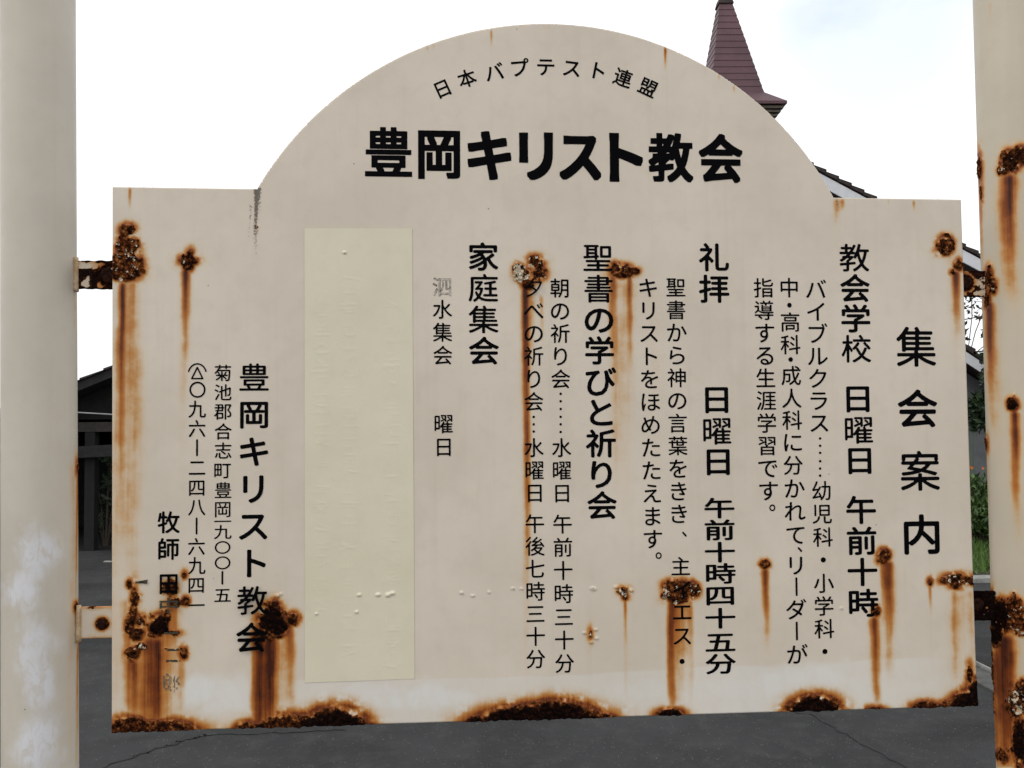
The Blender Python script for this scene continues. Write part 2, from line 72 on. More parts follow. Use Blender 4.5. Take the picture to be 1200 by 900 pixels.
STREAKS = [(0.276, 2.1602, 2.1564, 0.0012, 0.1, 1), (0.0659, 1.2654, 1.1648, 0.0014, 0.5, 0.4), (0.0472, 1.2659, 1.1654, 0.0016, 0.4, 0.5), (0.2238, 1.2613, 1.1656, 0.0015, 0.4, 0.4), (1.3354, 1.8285, 1.671, 0.0027, 0.2, 0.5), (1.1548, 1.3635, 1.2241, 0.0016, 0.14, 0.6), (0.5154, 1.499, 1.4005, 0.0025, 0.08, 0.6), (0.9018, 1.9031, 1.7872, 0.0039, 0.07, 0.6), (0.4053, 1.8226, 1.5496, 0.0049, 0.06, 0.5), (1.1871, 1.8799, 1.6973, 0.004, 0.07, 0.5), (0.0539, 1.3073, 1.1592, 0.0256, 0.34, 0.15), (0.0218, 1.5051, 1.3378, 0.0117, 0.12, 0.3), (0.2107, 1.2796, 1.1541, 0.0154, 0.5, 0.15), (0.0541, 1.2836, 1.1592, 0.0175, 0.3, 0.15), (0.0123, 1.7835, 1.4333, 0.0042, 1, 1.2), (0.0216, 1.7933, 1.4093, 0.0164, 0.36, 0.6), (0.0064, 1.7835, 1.5053, 0.0035, 0.2, 1), (0.0058, 1.7227, 1.1607, 0.0105, 0.2, 0.15), (0.0295, 1.6984, 1.1599, 0.014, 0.14, 0.2), (0.0252, 1.7836, 1.6135, 0.0035, 0.25, 1), (0.1009, 1.806, 1.6739, 0.0053, 1, 1.1), (0.1009, 1.806, 1.6009, 0.0095, 0.4, 1), (0.0205, 1.9196, 1.879, 0.0026, 0.7, 1), (0.0957, 1.6983, 1.456, 0.0059, 0.2, 1), (0.0634, 1.2798, 1.1589, 0.0058, 1, 0.35), (0.0506, 1.2836, 1.1594, 0.0081, 0.6, 0.3), (0.0357, 1.2544, 1.1599, 0.0093, 0.7, 0.4), (0.077, 1.3366, 1.1585, 0.0187, 0.35, 0.3), (0.084, 1.3484, 1.2649, 0.0105, 0.6, 0.6), (0.0975, 1.2587, 1.1637, 0.0059, 0.45, 0.8), (0.0237, 1.2903, 1.1602, 0.0058, 0.5, 0.5), (0.0198, 1.3379, 1.2193, 0.007, 0.3, 0.5), (0.2047, 1.2797, 1.1424, 0.0071, 1, 0.2), (0.2178, 1.2794, 1.142, 0.0071, 1, 0.25), (0.2261, 1.2792, 1.1536, 0.0048, 0.6, 0.5), (0.1976, 1.2799, 1.1427, 0.0059, 0.6, 0.4), (0.2487, 1.2967, 1.1529, 0.0072, 0.6, 0.9), (0.2428, 1.2908, 1.1531, 0.0119, 0.3, 0.6), (0.219, 1.2914, 1.142, 0.0237, 0.22, 0.4), (0.5871, 1.7834, 1.3253, 0.0045, 1.05, 0.9), (0.5859, 1.7834, 1.142, 0.0075, 0.42, 0.8), (0.6109, 1.7671, 1.6727, 0.0038, 0.45, 1), (0.5946, 1.7733, 1.5977, 0.0075, 0.4, 1), (0.7167, 1.8017, 1.6472, 0.0057, 0.7, 1), (0.7167, 1.7992, 1.4467, 0.0076, 0.28, 0.8), (0.7423, 1.7993, 1.6345, 0.0038, 0.75, 1), (0.7333, 1.7967, 1.3966, 0.0178, 0.3, 0.8), (0.7768, 1.7867, 1.4458, 0.0154, 0.12, 0.7), (0.7977, 1.3181, 1.135, 0.0063, 1, 0.5), (0.8066, 1.3179, 1.1471, 0.0127, 0.55, 0.7), (0.827, 1.3199, 1.1341, 0.0051, 0.4, 0.8), (0.8194, 1.3201, 1.2208, 0.0115, 0.35, 1), (0.941, 1.3626, 1.2299, 0.0049, 0.85, 1.2), (0.941, 1.3626, 1.1925, 0.009, 0.35, 1.1), (1.1284, 1.3703, 1.1871, 0.0079, 0.85, 1.1), (1.1218, 1.3705, 1.2629, 0.0066, 0.6, 1), (1.1284, 1.3703, 1.1494, 0.0119, 0.35, 0.9), (1.1081, 1.2884, 1.1312, 0.0059, 0.8, 0.7), (1.1081, 1.2884, 1.1249, 0.0105, 0.35, 0.7), (1.194, 1.3334, 1.2737, 0.0033, 0.55, 1), (1.2312, 1.3288, 1.1462, 0.0053, 0.3, 0.7), (1.2366, 1.3287, 1.146, 0.0213, 0.25, 0.6), (1.2566, 1.3232, 1.1454, 0.0053, 0.25, 0.7), (1.2333, 1.8344, 1.7886, 0.0108, 0.3, 1), (1.2476, 1.8083, 1.6972, 0.0061, 0.95, 1.2), (1.2462, 1.8083, 1.6323, 0.0108, 0.3, 1), (0.7305, 1.3246, 1.2479, 0.0025, 0.6, 1), (0.7305, 1.3246, 1.1372, 0.005, 0.22, 0.6), (0.6783, 1.2714, 1.2308, 0.0025, 0.25, 1), (0.539, 2.1619, 2.126, 0.0023, 0.45, 1), (0.6205, 2.1704, 2.1614, 0.0077, 0.4, 1), (0.8007, 2.1413, 2.0984, 0.0023, 0.85, 1), (0.4446, 2.1352, 2.1237, 0.0023, 0.5, 1), (0.4533, 2.1393, 2.1265, 0.0019, 0.35, 1), (1.0618, 1.9153, 1.8762, 0.0053, 0.5, 1), (1.0698, 1.9153, 1.8919, 0.004, 0.6, 1), (1.1825, 1.914, 1.893, 0.0027, 0.6, 1), (1.1421, 1.9148, 1.9017, 0.002, 0.4, 1), (1.0578, 1.9152, 1.8267, 0.0067, 0.2, 1), (0.9047, 2.085, 2.0693, 0.002, 0.5, 1), (0.8813, 2.1027, 2.0871, 0.002, 0.45, 1), (1.2599, 1.9148, 1.7756, 0.0041, 0.15, 0.5)]
GRIME = [(0.1975, 1.9192, 1.8065, 0.0039, 1.0, 0.6), (0.1999, 1.9193, 1.8585, 0.0054, 0.9, 1), (0.1892, 1.8955, 1.8238, 0.0036, 0.55, 0.5), (1.0591, 1.9152, 1.8527, 0.0053, 0.5, 1)]
BLISTERS = [(0.3448, 1.3343, 0.0027), (0.3715, 1.3337, 0.0032), (0.386, 1.3334, 0.0037), (0.3921, 1.3357, 0.0032), (0.4912, 1.3335, 0.0023), (0.5072, 1.3295, 0.0025), (0.5306, 1.3339, 0.0021), (0.5653, 1.338, 0.0025), (0.5777, 1.3378, 0.0021), (0.6827, 1.3355, 0.0042), (0.2295, 1.3356, 0.0032), (0.2343, 1.3379, 0.0021), (0.2846, 1.309, 0.0019), (0.3242, 1.8271, 0.0023), (0.3412, 1.3101, 0.0021), (0.6783, 1.2677, 0.0042), (0.6695, 1.2716, 0.0026), (0.6859, 1.2762, 0.0026), (0.687, 1.2638, 0.0026), (0.6794, 1.2578, 0.0026), (1.0558, 1.2985, 0.0021), (0.4912, 1.3347, 0.0017), (0.785, 1.3246, 0.0025), (0.7168, 1.3372, 0.0032), (0.7394, 1.3318, 0.0032)]
SKY_SHEEN = [(0.1178, 1.207, 0.0469, 0.0261, 0.8), (0.1649, 1.1913, 0.0472, 0.0309, 0.7), (0.4404, 1.1853, 0.1157, 0.0242, 0.75), (0.3677, 1.1911, 0.1087, 0.0217, 0.65), (0.763, 1.1829, 0.1137, 0.0246, 0.5), (1.0066, 1.1905, 0.1559, 0.03, 0.7), (0.916, 1.187, 0.1029, 0.0248, 0.6), (1.1505, 1.18, 0.0924, 0.0201, 0.4)]  # pale areas painting the sky's reflection low on the panel
RCRUST = [(1.3396, 1.9767, 0.0179, 0.0186, 1.2, 0.3), (1.3268, 1.9606, 0.0096, 0.008, 0.9, 0.5), (1.355, 1.9849, 0.0138, 0.016, 1.2, 0.1), (1.2885, 1.9667, 0.0041, 0.0185, 1, 0), (1.2901, 1.9231, 0.0027, 0.0132, 0.8, 0.0), (1.3317, 1.6006, 0.0095, 0.0104, 1.3, 0), (1.299, 1.7954, 0.0068, 0.0158, 1, 0.3), (1.3041, 1.7823, 0.0082, 0.0131, 0.8, 0.35), (1.2953, 1.7626, 0.0054, 0.0183, 1, 0), (1.3025, 1.2812, 0.0188, 0.0281, 1.4, 0.1), (1.3243, 1.2897, 0.0162, 0.0205, 1, 0.3), (1.3343, 1.2639, 0.0189, 0.0128, 0.8, 0.5), (1.2963, 1.2521, 0.0121, 0.0178, 1.3, 0), (1.2866, 1.5412, 0.0034, 0.0104, 1, 0), (1.3281, 1.0923, 0.0134, 0.0379, 1.3, 0), (1.3008, 1.0743, 0.012, 0.0126, 1.1, 0), (1.3342, 1.1657, 0.0121, 0.0203, 1.2, 0), (1.2898, 1.3097, 0.0054, 0.0128, 1, 0.1), (1.3258, 1.1532, 0.0188, 0.0254, 0.5, 0.6), (1.2886, 1.1696, 0.0027, 0.0761, 0.5, 0.2)]
RSTREAK = [(1.3323, 1.9607, 1.7365, 0.0123, 1, 1), (1.3364, 1.9608, 1.6972, 0.0206, 0.45, 0.9), (1.2967, 1.7626, 1.5412, 0.0068, 0.95, 1.1), (1.3035, 1.7626, 1.4636, 0.0122, 0.4, 0.9), (1.3329, 1.5928, 1.3859, 0.0068, 1, 1.1), (1.3329, 1.5928, 1.3345, 0.0122, 0.4, 1), (1.3032, 1.2583, 1.0554, 0.0134, 1, 0.3), (1.3126, 1.258, 1.0551, 0.0188, 0.6, 0.3), (1.2944, 1.233, 1.0557, 0.0067, 0.6, 0.3), (1.3186, 1.2323, 1.0549, 0.0081, 0.35, 0.4), (1.2884, 1.9601, 1.7757, 0.0034, 0.7, 0.8), (1.3121, 2.2274, 2.1737, 0.0041, 0.2, 1), (1.2876, 1.5283, 1.3098, 0.004, 0.25, 1)]
LCRUST = [(-0.0471, 1.5215, 0.0017, 0.006, 1, 0), (-0.0473, 1.3263, 0.0035, 0.0059, 0.9, 0)]
LSTREAK = [(-0.0471, 1.5239, 1.292, 0.0017, 0.6, 0.8), (-0.0437, 1.3156, 1.1039, 0.0023, 0.5, 0.3), (-0.0533, 1.7711, 1.6743, 0.0029, 0.25, 1), (-0.053, 1.53, 1.1041, 0.0058, 0.22, 0.3)]
LFRESH = [(-0.0988, 1.3996, 0.0299, 0.0356, 0.8), (-0.0932, 1.4114, 0.0207, 0.0332, 0.6), (-0.1177, 1.3527, 0.0275, 0.0307, 0.8), (-0.1029, 1.2699, 0.0252, 0.047, 0.7), (-0.0966, 1.2227, 0.0206, 0.0469, 0.8), (-0.0956, 1.1408, 0.0297, 0.0467, 0.9), (-0.0858, 1.2753, 0.0275, 0.0165, 0.4)]
CORNER = {'TL': (-0.00316, 0.00203), 'BL': (0.00299, 0.00117), 'TR': (-0.00285, -0.00244), 'BR': (0.00265, -0.00152)}
# ---------------------------------------------------------------- helpers
rnd = random.Random(7)
def tag(o, label=None, cat=None, group=None, kind=None):
    if label: o['label'] = label
    if cat: o['category'] = cat
    if group: o['group'] = group
    if kind: o['kind'] = kind
    return o
def link(o, parent=None):
    sc.collection.objects.link(o)
    if parent is not None: o.parent = parent
    return o
def empty(name, loc=(0, 0, 0), rz=0., **k):
    o = bpy.data.objects.new(name, None); link(o); o.location = loc; o.rotation_euler = (0, 0, rz); o.empty_display_size = .1
    return tag(o, **k)
class MB:
    def __init__(s): s.v = []; s.f = []
    def poly(s, pts):
        n = len(s.v); s.v += [tuple(p) for p in pts]; s.f.append(tuple(range(n, n + len(pts)))); return s
    def box(s, x0, x1, y0, y1, z0, z1):
        return s.hexa([(x0, y0, z0), (x1, y0, z0), (x1, y1, z0), (x0, y1, z0), (x0, y0, z1), (x1, y0, z1), (x1, y1, z1), (x0, y1, z1)])
    def hexa(s, c):
        n = len(s.v); s.v += [tuple(p) for p in c]
        for q in ((0, 3, 2, 1), (4, 5, 6, 7), (0, 1, 5, 4), (1, 2, 6, 5), (2, 3, 7, 6), (3, 0, 4, 7)): s.f.append(tuple(n + i for i in q))
        return s
    def prism(s, prof, y0, y1):            # profile in x,z swept along y
        n = len(s.v); k = len(prof)
        s.v += [(x, y0, z) for x, z in prof] + [(x, y1, z) for x, z in prof]
        s.f.append(tuple(n + i for i in range(k))); s.f.append(tuple(n + k + i for i in reversed(range(k))))
        for i in range(k): j = (i + 1) % k; s.f.append((n + j, n + i, n + k + i, n + k + j))
        return s
    def tube(s, pts, r0, r1=None, seg=8):
        r1 = r0 if r1 is None else r1; pts = [Vector(p) for p in pts]; n = len(s.v); m = len(pts)
        for i, p in enumerate(pts):
            d = (pts[min(i + 1, m - 1)] - pts[max(i - 1, 0)]).normalized()
            a = d.orthogonal().normalized() if abs(d.z) < .999 else Vector((1, 0, 0)); b = d.cross(a); r = r0 + (r1 - r0) * i / max(m - 1, 1)
            for k in range(seg): t = 2 * math.pi * k / seg; s.v.append(tuple(p + a * (r * math.cos(t)) + b * (r * math.sin(t))))
        for i in range(m - 1):
            for k in range(seg): l = (k + 1) % seg; s.f.append((n + i * seg + k, n + i * seg + l, n + (i + 1) * seg + l, n + (i + 1) * seg + k))
        s.f.append(tuple(n + k for k in reversed(range(seg)))); s.f.append(tuple(n + (m - 1) * seg + k for k in range(seg)))
        return s
    def build(s, name, mat, parent=None, smooth=False, bevel=0.):
        me = bpy.data.meshes.new(name); me.from_pydata(s.v, [], s.f); me.materials.append(mat); me.update()
        if smooth: me.polygons.foreach_set('use_smooth', [True] * len(me.polygons))
        o = link(bpy.data.objects.new(name, me), parent)
        if bevel:
            m = o.modifiers.new('bevel', 'BEVEL'); m.width = bevel; m.segments = 2; m.limit_method = 'ANGLE'
        return o
def np_mesh(name, V, quads, mat, parent=None, smooth=True, attrs=None):
    me = bpy.data.meshes.new(name); V = np.asarray(V, np.float32); quads = np.asarray(quads, np.int32); k = quads.shape[1]
    me.vertices.add(len(V)); me.vertices.foreach_set('co', V.ravel())
    me.loops.add(quads.size); me.loops.foreach_set('vertex_index', quads.ravel())
    me.polygons.add(len(quads)); me.polygons.foreach_set('loop_start', np.arange(0, quads.size, k, dtype=np.int32))
    me.update(calc_edges=True)
    me.polygons.foreach_set('use_smooth', np.full(len(quads), smooth))
    for n, a in (attrs or {}).items():
        at = me.attributes.new(n, 'FLOAT', 'POINT'); at.data.foreach_set('value', np.asarray(a, np.float32))
    me.materials.append(mat); me.validate()
    return link(bpy.data.objects.new(name, me), parent)

# ---------------------------------------------------------------- numpy noise
def vnoise(x, y, seed=0):
    xi = np.floor(x).astype(np.int64); yi = np.floor(y).astype(np.int64); fx = x - xi; fy = y - yi
    fx = fx * fx * (3 - 2 * fx); fy = fy * fy * (3 - 2 * fy)
    def h(a, b):
        n = (a * 374761393 + b * 668265263 + seed * 1274126177) & 0x7fffffff
        n = ((n ^ (n >> 13)) * 1274126177) & 0x7fffffff
        return ((n ^ (n >> 16)) & 0xffff) / 65535.
    return (h(xi, yi) * (1 - fx) + h(xi + 1, yi) * fx) * (1 - fy) + (h(xi, yi + 1) * (1 - fx) + h(xi + 1, yi + 1) * fx) * fy
def fbm(x, y, sc_, oct_=4, seed=0, gain=.55):
    t = 0; a = 1.; n = 0
    for i in range(oct_):
        t = t + a * vnoise(x * sc_ + 31.7 * i, y * sc_ + 17.3 * i, seed + i); n += a; a *= gain; sc_ *= 2.03
    return t / n                               # 0..1, mean .5
def sstep(a, b, x):
    t = np.clip((x - a) / (b - a), 0, 1); return t * t * (3 - 2 * t)

# ---------------------------------------------------------------- materials
class NT:
    def __init__(s, name):
        s.m = bpy.data.materials.new(name); s.m.use_nodes = True; s.t = s.m.node_tree; s.t.nodes.clear()
        s.out = s.t.nodes.new('ShaderNodeOutputMaterial'); s.b = s.t.nodes.new('ShaderNodeBsdfPrincipled'); s.t.links.new(s.b.outputs[0], s.out.inputs[0])
        s.co = s.t.nodes.new('ShaderNodeTexCoord').outputs['Object']
    def set(s, sock, v):
        if isinstance(v, bpy.types.NodeSocket): s.t.links.new(v, sock)
        elif isinstance(v, (tuple, list)) and len(v) == 3 and sock.type == 'RGBA': sock.default_value = (*v, 1)
        else: sock.default_value = v
    def attr(s, n):
        a = s.t.nodes.new('ShaderNodeAttribute'); a.attribute_name = n; return a.outputs['Fac']
    def noise(s, scale, detail=4, rough=.55, stretch=None, co=None, dist=0.):
        n = s.t.nodes.new('ShaderNodeTexNoise'); n.inputs['Scale'].default_value = scale; n.inputs['Detail'].default_value = detail; n.inputs['Roughness'].default_value = rough; n.inputs['Distortion'].default_value = dist
        c = co or s.co
        if stretch:
            mp = s.t.nodes.new('ShaderNodeMapping'); mp.inputs['Scale'].default_value = stretch; s.t.links.new(c, mp.inputs[0]); c = mp.outputs[0]
        s.t.links.new(c, n.inputs['Vector']); return n.outputs['Fac']
    def voro(s, scale, feature='F1', out='Distance', stretch=None):
        n = s.t.nodes.new('ShaderNodeTexVoronoi'); n.feature = feature; n.inputs['Scale'].default_value = scale; c = s.co
        if stretch:
            mp = s.t.nodes.new('ShaderNodeMapping'); mp.inputs['Scale'].default_value = stretch; s.t.links.new(c, mp.inputs[0]); c = mp.outputs[0]
        s.t.links.new(c, n.inputs['Vector']); return n.outputs[out]
    def math(s, op, a, b=0., c=None, clamp=False):
        n = s.t.nodes.new('ShaderNodeMath'); n.operation = op; n.use_clamp = clamp; s.set(n.inputs[0], a); s.set(n.inputs[1], b)
        if c is not None: s.set(n.inputs[2], c)
        return n.outputs[0]
    def step(s, x, a, b, lo=0., hi=1.):
        n = s.t.nodes.new('ShaderNodeMapRange'); n.interpolation_type = 'SMOOTHSTEP'
        for i, v in enumerate((x, a, b, lo, hi)): s.set(n.inputs[i], v)
        return n.outputs[0]
    def mix(s, f, a, b):
        n = s.t.nodes.new('ShaderNodeMix'); n.data_type = 'RGBA'; s.set(n.inputs[0], f); s.set(n.inputs[6], a); s.set(n.inputs[7], b); return n.outputs[2]
    def ramp(s, f, stops):
        n = s.t.nodes.new('ShaderNodeValToRGB'); cr = n.color_ramp
        for i, (p, c) in enumerate(stops):
            e = cr.elements[i] if i < 2 else cr.elements.new(p)
            e.position = p; e.color = (*c, 1)
        s.set(n.inputs[0], f); return n.outputs[0]
    def bump(s, h, strength=.3, dist=.001, normal=None):
        n = s.t.nodes.new('ShaderNodeBump'); n.inputs['Strength'].default_value = strength; n.inputs['Distance'].default_value = dist; s.set(n.inputs['Height'], h)
        if normal is not None: s.set(n.inputs['Normal'], normal)
        s.t.links.new(n.outputs[0], s.b.inputs['Normal']); return n.outputs[0]
    def done(s, col=None, rough=None, metal=None, spec=None):
        for k, v in (('Base Color', col), ('Roughness', rough), ('Metallic', metal), ('Specular IOR Level', spec)):
            if v is not None: s.set(s.b.inputs[k], v)
        return s.m

def rust_colour(n):
    A = n.noise(170, 5, .62); D = n.noise(420, 3, .6)
    return n.ramp(n.math('ADD', n.math('MULTIPLY', A, .75), n.math('MULTIPLY', D, .3)),
                  [(.40, (.005, .003, .002)), (.49, (.022, .007, .004)), (.56, (.080, .023, .007)), (.64, (.24, .080, .020)), (.75, (.46, .24, .10))])
def painted_steel(name, c1, c2, sheen_scuff, scuff=.8):
    n = NT(name); crust, streak, flake, grime, fr, dark = [n.attr(a) for a in ('crust', 'streak', 'flake', 'grime', 'sheen_scuff', 'dark')]
    big = n.noise(5, 4, .6); fine = n.noise(260, 4, .6); run = n.noise(1, 5, .6, stretch=(170, 170, 5)); mott = n.noise(38, 5, .6)
    base = n.mix(n.step(big, .32, .68), c1, c2)
    base = n.mix(n.math('MULTIPLY', n.step(mott, .45, .75), .16), base, (.49, .415, .33))
    base = n.mix(n.math('MULTIPLY', n.step(n.noise(1, 4, .6, stretch=(60, 60, 1.6)), .5, .8), .14), base, (.46, .39, .30))
    base = n.mix(n.math('MULTIPLY', fr, n.step(n.noise(1, 6, .7, stretch=(70, 70, 34), dist=1.2), .36, .56, scuff, 1.), clamp=True), base, sheen_scuff)  # panel: painted sky reflection; left post: real scuffs
    sp = n.voro(55); spn = n.noise(16, 2)
    base = n.mix(n.math('MULTIPLY', n.step(sp, .035, .075, 1, 0), n.step(spn, .6, .66)), base, (.10, .06, .04))
    s_ = n.math('MULTIPLY', streak, n.step(run, .25, .75, .85, 1.12))
    s_ = n.math('ADD', s_, n.math('MULTIPLY', n.math('MULTIPLY', n.math('SUBTRACT', mott, .5), .5), n.step(streak, 0, .3)))
    scol = n.ramp(s_, [(.0, (.68, .50, .27)), (.25, (.60, .34, .12)), (.5, (.45, .155, .030)), (.74, (.20, .046, .009)), (.97, (.050, .012, .005))])
    col = n.mix(n.step(s_, .0, .42), base, scol)
    g_ = n.step(n.math('ADD', grime, n.math('MULTIPLY', n.math('SUBTRACT', n.noise(330, 4, .7), .5), 1.6)), .35, .75)
    col = n.mix(n.math('MULTIPLY', g_, .85), col, (.05, .04, .035))
    k = n.step(n.math('ADD', crust, n.math('MULTIPLY', n.math('SUBTRACT', n.noise(300, 4, .65), .5), .7)), .42, .58)
    edge = n.step(n.math('ADD', crust, n.math('MULTIPLY', n.math('SUBTRACT', mott, .5), .5)), .5, .8)
    rc = n.mix(n.math('MULTIPLY', n.step(dark, .1, .7), edge), rust_colour(n), n.mix(n.step(fine, .45, .8), (.005, .003, .003), (.035, .011, .005)))
    rc = n.mix(n.math('MULTIPLY', n.math('SUBTRACT', 1., edge), .4), rc, n.mix(n.step(fine, .4, .7), (.13, .038, .010), (.28, .095, .026)))
    col = n.mix(k, col, rc)
    chip = n.math('MULTIPLY', n.step(n.math('ADD', n.noise(130, 4, .6), n.math('MULTIPLY', flake, .24)), .68, .73), n.step(flake, .04, .2))
    col = n.mix(chip, col, n.mix(fine, (.48, .36, .22), (.66, .60, .48)))
    kk = n.math('MULTIPLY', k, n.math('SUBTRACT', 1., chip))
    ro = n.math('ADD', n.math('MULTIPLY', kk, .42), n.step(mott, .2, .8, .40, .52))
    hgt = n.math('ADD', n.math('MULTIPLY', fine, n.math('MULTIPLY_ADD', k, .9, .03)), n.math('MULTIPLY', chip, .8))
    hgt = n.math('ADD', hgt, n.math('MULTIPLY', n.noise(700, 2), .03))
    n.bump(hgt, .8, .0012)
    return n.done(col, ro, 0., n.math('SUBTRACT', n.step(k, 0, 1, .42, .12), n.math('MULTIPLY', streak, .25), clamp=True))
M = {}
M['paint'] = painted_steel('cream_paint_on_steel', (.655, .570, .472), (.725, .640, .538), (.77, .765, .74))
M['post_grey'] = painted_steel('greyed_paint_on_pipe', (.545, .492, .418), (.61, .552, .468), (.74, .74, .78), .35)
M['post'] = painted_steel('cream_paint_on_pipe', (.55, .482, .38), (.615, .535, .42), (.66, .66, .70), .35)
n = NT('black_vinyl'); M['ink'] = n.done((.0018, .0018, .0026), .6, 0, .03)
n = NT('worn_black_vinyl'); w_ = n.step(n.noise(330, 4, .6), .42, .62); M['worn'] = n.done(n.mix(w_, (.012, .011, .010), (.10, .085, .05)), .6, 0, .3)
n = NT('lifted_vinyl_edge'); M['ghost'] = n.done(n.mix(n.step(n.noise(400, 3), .45, .7), (.03, .028, .024), (.30, .27, .21)), .6)
n = NT('lifted_dark_vinyl_edge'); M['ghostdark'] = n.done(n.mix(n.step(n.noise(500, 3), .4, .6), (.02, .018, .015), (.22, .20, .15)), .6)
n = NT('yellowed_cover_film')
c_ = n.mix(n.step(n.noise(7, 4, .6), .3, .7), (.70, .645, .485), (.745, .69, .53)); c_ = n.mix(n.math('MULTIPLY', n.step(n.noise(45, 5, .6), .45, .8), .2), c_, (.57, .545, .39))
n.bump(n.noise(420, 3), .12, .0006); M['film'] = n.done(c_, .42)
def flat(name, c1, c2, scale=8, rough=.8, bump=0., bs=60, bd=.004, spec=.4, stretch=None):
    n = NT(name); f = n.step(n.noise(scale, 6, .62, stretch=stretch), .3, .7)
    if bump: n.bump(n.noise(bs, 5, .65), bump, bd)
    M[name] = n.done(n.mix(f, c1, c2), rough, 0, spec); return n
flat('flake_paint', (.46, .35, .22), (.66, .60, .49), 260, .6)
flat('rusty_bolt', (.006, .004, .004), (.04, .013, .007), 180, .95, .8, 400, .001, spec=.08)
n = NT('asphalt')
a1 = n.noise(1.1, 6, .6); a2 = n.noise(9, 5, .6); a3 = n.noise(150, 3, .7); a4 = n.noise(.35, 4, .6, stretch=(1, 2.6, 1)); sp = n.voro(95)
c_ = n.mix(n.step(a1, .3, .7), (.024, .0245, .0255), (.042, .0425, .044))
c_ = n.mix(n.math('MULTIPLY', n.step(a2, .45, .75), .6), c_, (.062, .062, .062))
c_ = n.mix(n.math('MULTIPLY', n.step(a4, .5, .62), .75), c_, (.011, .011, .012))
c_ = n.mix(n.math('MULTIPLY', n.step(a3, .56, .74), .5), c_, (.085, .085, .083))
c_ = n.mix(n.math('MULTIPLY', n.step(sp, .10, .17, 1, 0), n.step(n.noise(40, 2), .56, .60)), c_, (.42, .41, .39))
n.bump(n.math('ADD', n.math('MULTIPLY', a3, .8), n.noise(330, 3, .6)), .9, .006); M['asphalt'] = n.done(c_, .85, 0, .35)
flat('crack_tar', (.021, .021, .0215), (.038, .038, .039), 40, .9, .8, 80, .006)
flat('old_concrete', (.055, .055, .053), (.10, .098, .094), 14, .9, .7, 90)
flat('concrete', (.17, .168, .16), (.30, .295, .28), 9, .9, .6, 90)
flat('soil', (.05, .04, .03), (.09, .075, .055), 12, .95, .8, 40, .02)
flat('church_wall', (.40, .40, .39), (.48, .48, .47), 5, .9, .4, 120)
flat('church_trim', (.62, .63, .66), (.70, .71, .74), 6, .6)
flat('dark_roof_tile', (.020, .014, .013), (.045, .030, .026), 12, .75, .4, 90)
flat('soffit_board', (.05, .04, .038), (.09, .07, .065), 10, .8)
flat('grey_render', (.11, .115, .125), (.16, .165, .175), 4, .9, .4, 90)
flat('shaded_timber', (.004, .0035, .0035), (.009, .008, .0075), 14, .85, .4, 60)  # near-black colour holds the shade inside the shed
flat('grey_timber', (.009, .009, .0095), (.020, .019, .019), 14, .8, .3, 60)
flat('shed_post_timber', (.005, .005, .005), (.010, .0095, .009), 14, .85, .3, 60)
flat('cornice_paint', (.10, .085, .068), (.15, .125, .10), 14, .8, .3, 60)
flat('brown_timber', (.025, .021, .018), (.045, .038, .032), 14, .8, .3, 60)
flat('gutter_metal', (.22, .22, .23), (.32, .32, .33), 10, .45)
flat('cable_rubber', (.012, .012, .012), (.02, .02, .02), 10, .6)
flat('bark', (.035, .027, .02), (.07, .055, .042), 14, .95, .7, 60, .01)
n = NT('spire_shingle'); u_ = n.noise(1.3, 4, .6); v_ = n.noise(1, 5, .6, stretch=(26, 26, 3))
c_ = n.mix(n.step(u_, .3, .7), (.078, .034, .044), (.125, .056, .068)); c_ = n.mix(n.math('MULTIPLY', n.step(v_, .5, .72), .6), c_, (.075, .035, .042))
n.bump(n.noise(60, 4), .4, .01); M['spire_shingle'] = n.done(c_, .55, 0, .45)
def leafmat(name, a, b, c):
    n = NT(name); geo = n.t.nodes.new('ShaderNodeNewGeometry').outputs['Random Per Island']
    col = n.ramp(geo, [(0, a), (.5, b), (1, c)]); n.set(n.b.inputs['Subsurface Weight'], .0)
    M[name] = n.done(col, .55, 0, .4)
leafmat('leaf_mid', (.025, .055, .012), (.05, .10, .022), (.09, .15, .035))
leafmat('leaf_dark', (.008, .017, .007), (.018, .034, .013), (.03, .055, .018))
leafmat('grass_blade', (.035, .08, .012), (.07, .14, .022), (.12, .20, .04))
leafmat('orange_petal', (.55, .09, .015), (.70, .16, .02), (.75, .22, .03))

# ---------------------------------------------------------------- glyph engine: outline -> distance field -> rounded strokes
def seg_dist(P, A, Bq):
    d = Bq - A; L = (d * d).sum(1) + 1e-12; out = np.full(len(P), 1e9)
    for i in range(0, len(A), 48):
        a = A[i:i + 48]; dd = d[i:i + 48]; l = L[i:i + 48]
        r = P[:, None, :] - a[None]; t = np.clip((r * dd[None]).sum(2) / l[None], 0, 1)
        q = r - t[..., None] * dd[None]; out = np.minimum(out, (q * q).sum(2).min(1))
    return np.sqrt(out)
def inside(P, A, Bq):
    c = np.zeros(len(P), bool)
    for i in range(0, len(A), 48):
        a = A[None, i:i + 48]; b = Bq[None, i:i + 48]; y = P[:, None, 1]
        cond = (a[..., 1] > y) != (b[..., 1] > y)
        xs = a[..., 0] + (y - a[..., 1]) / (b[..., 1] - a[..., 1] + 1e-30) * (b[..., 0] - a[..., 0])
        c ^= ((cond & (P[:, None, 0] < xs)).sum(1) & 1).astype(bool)
    return c
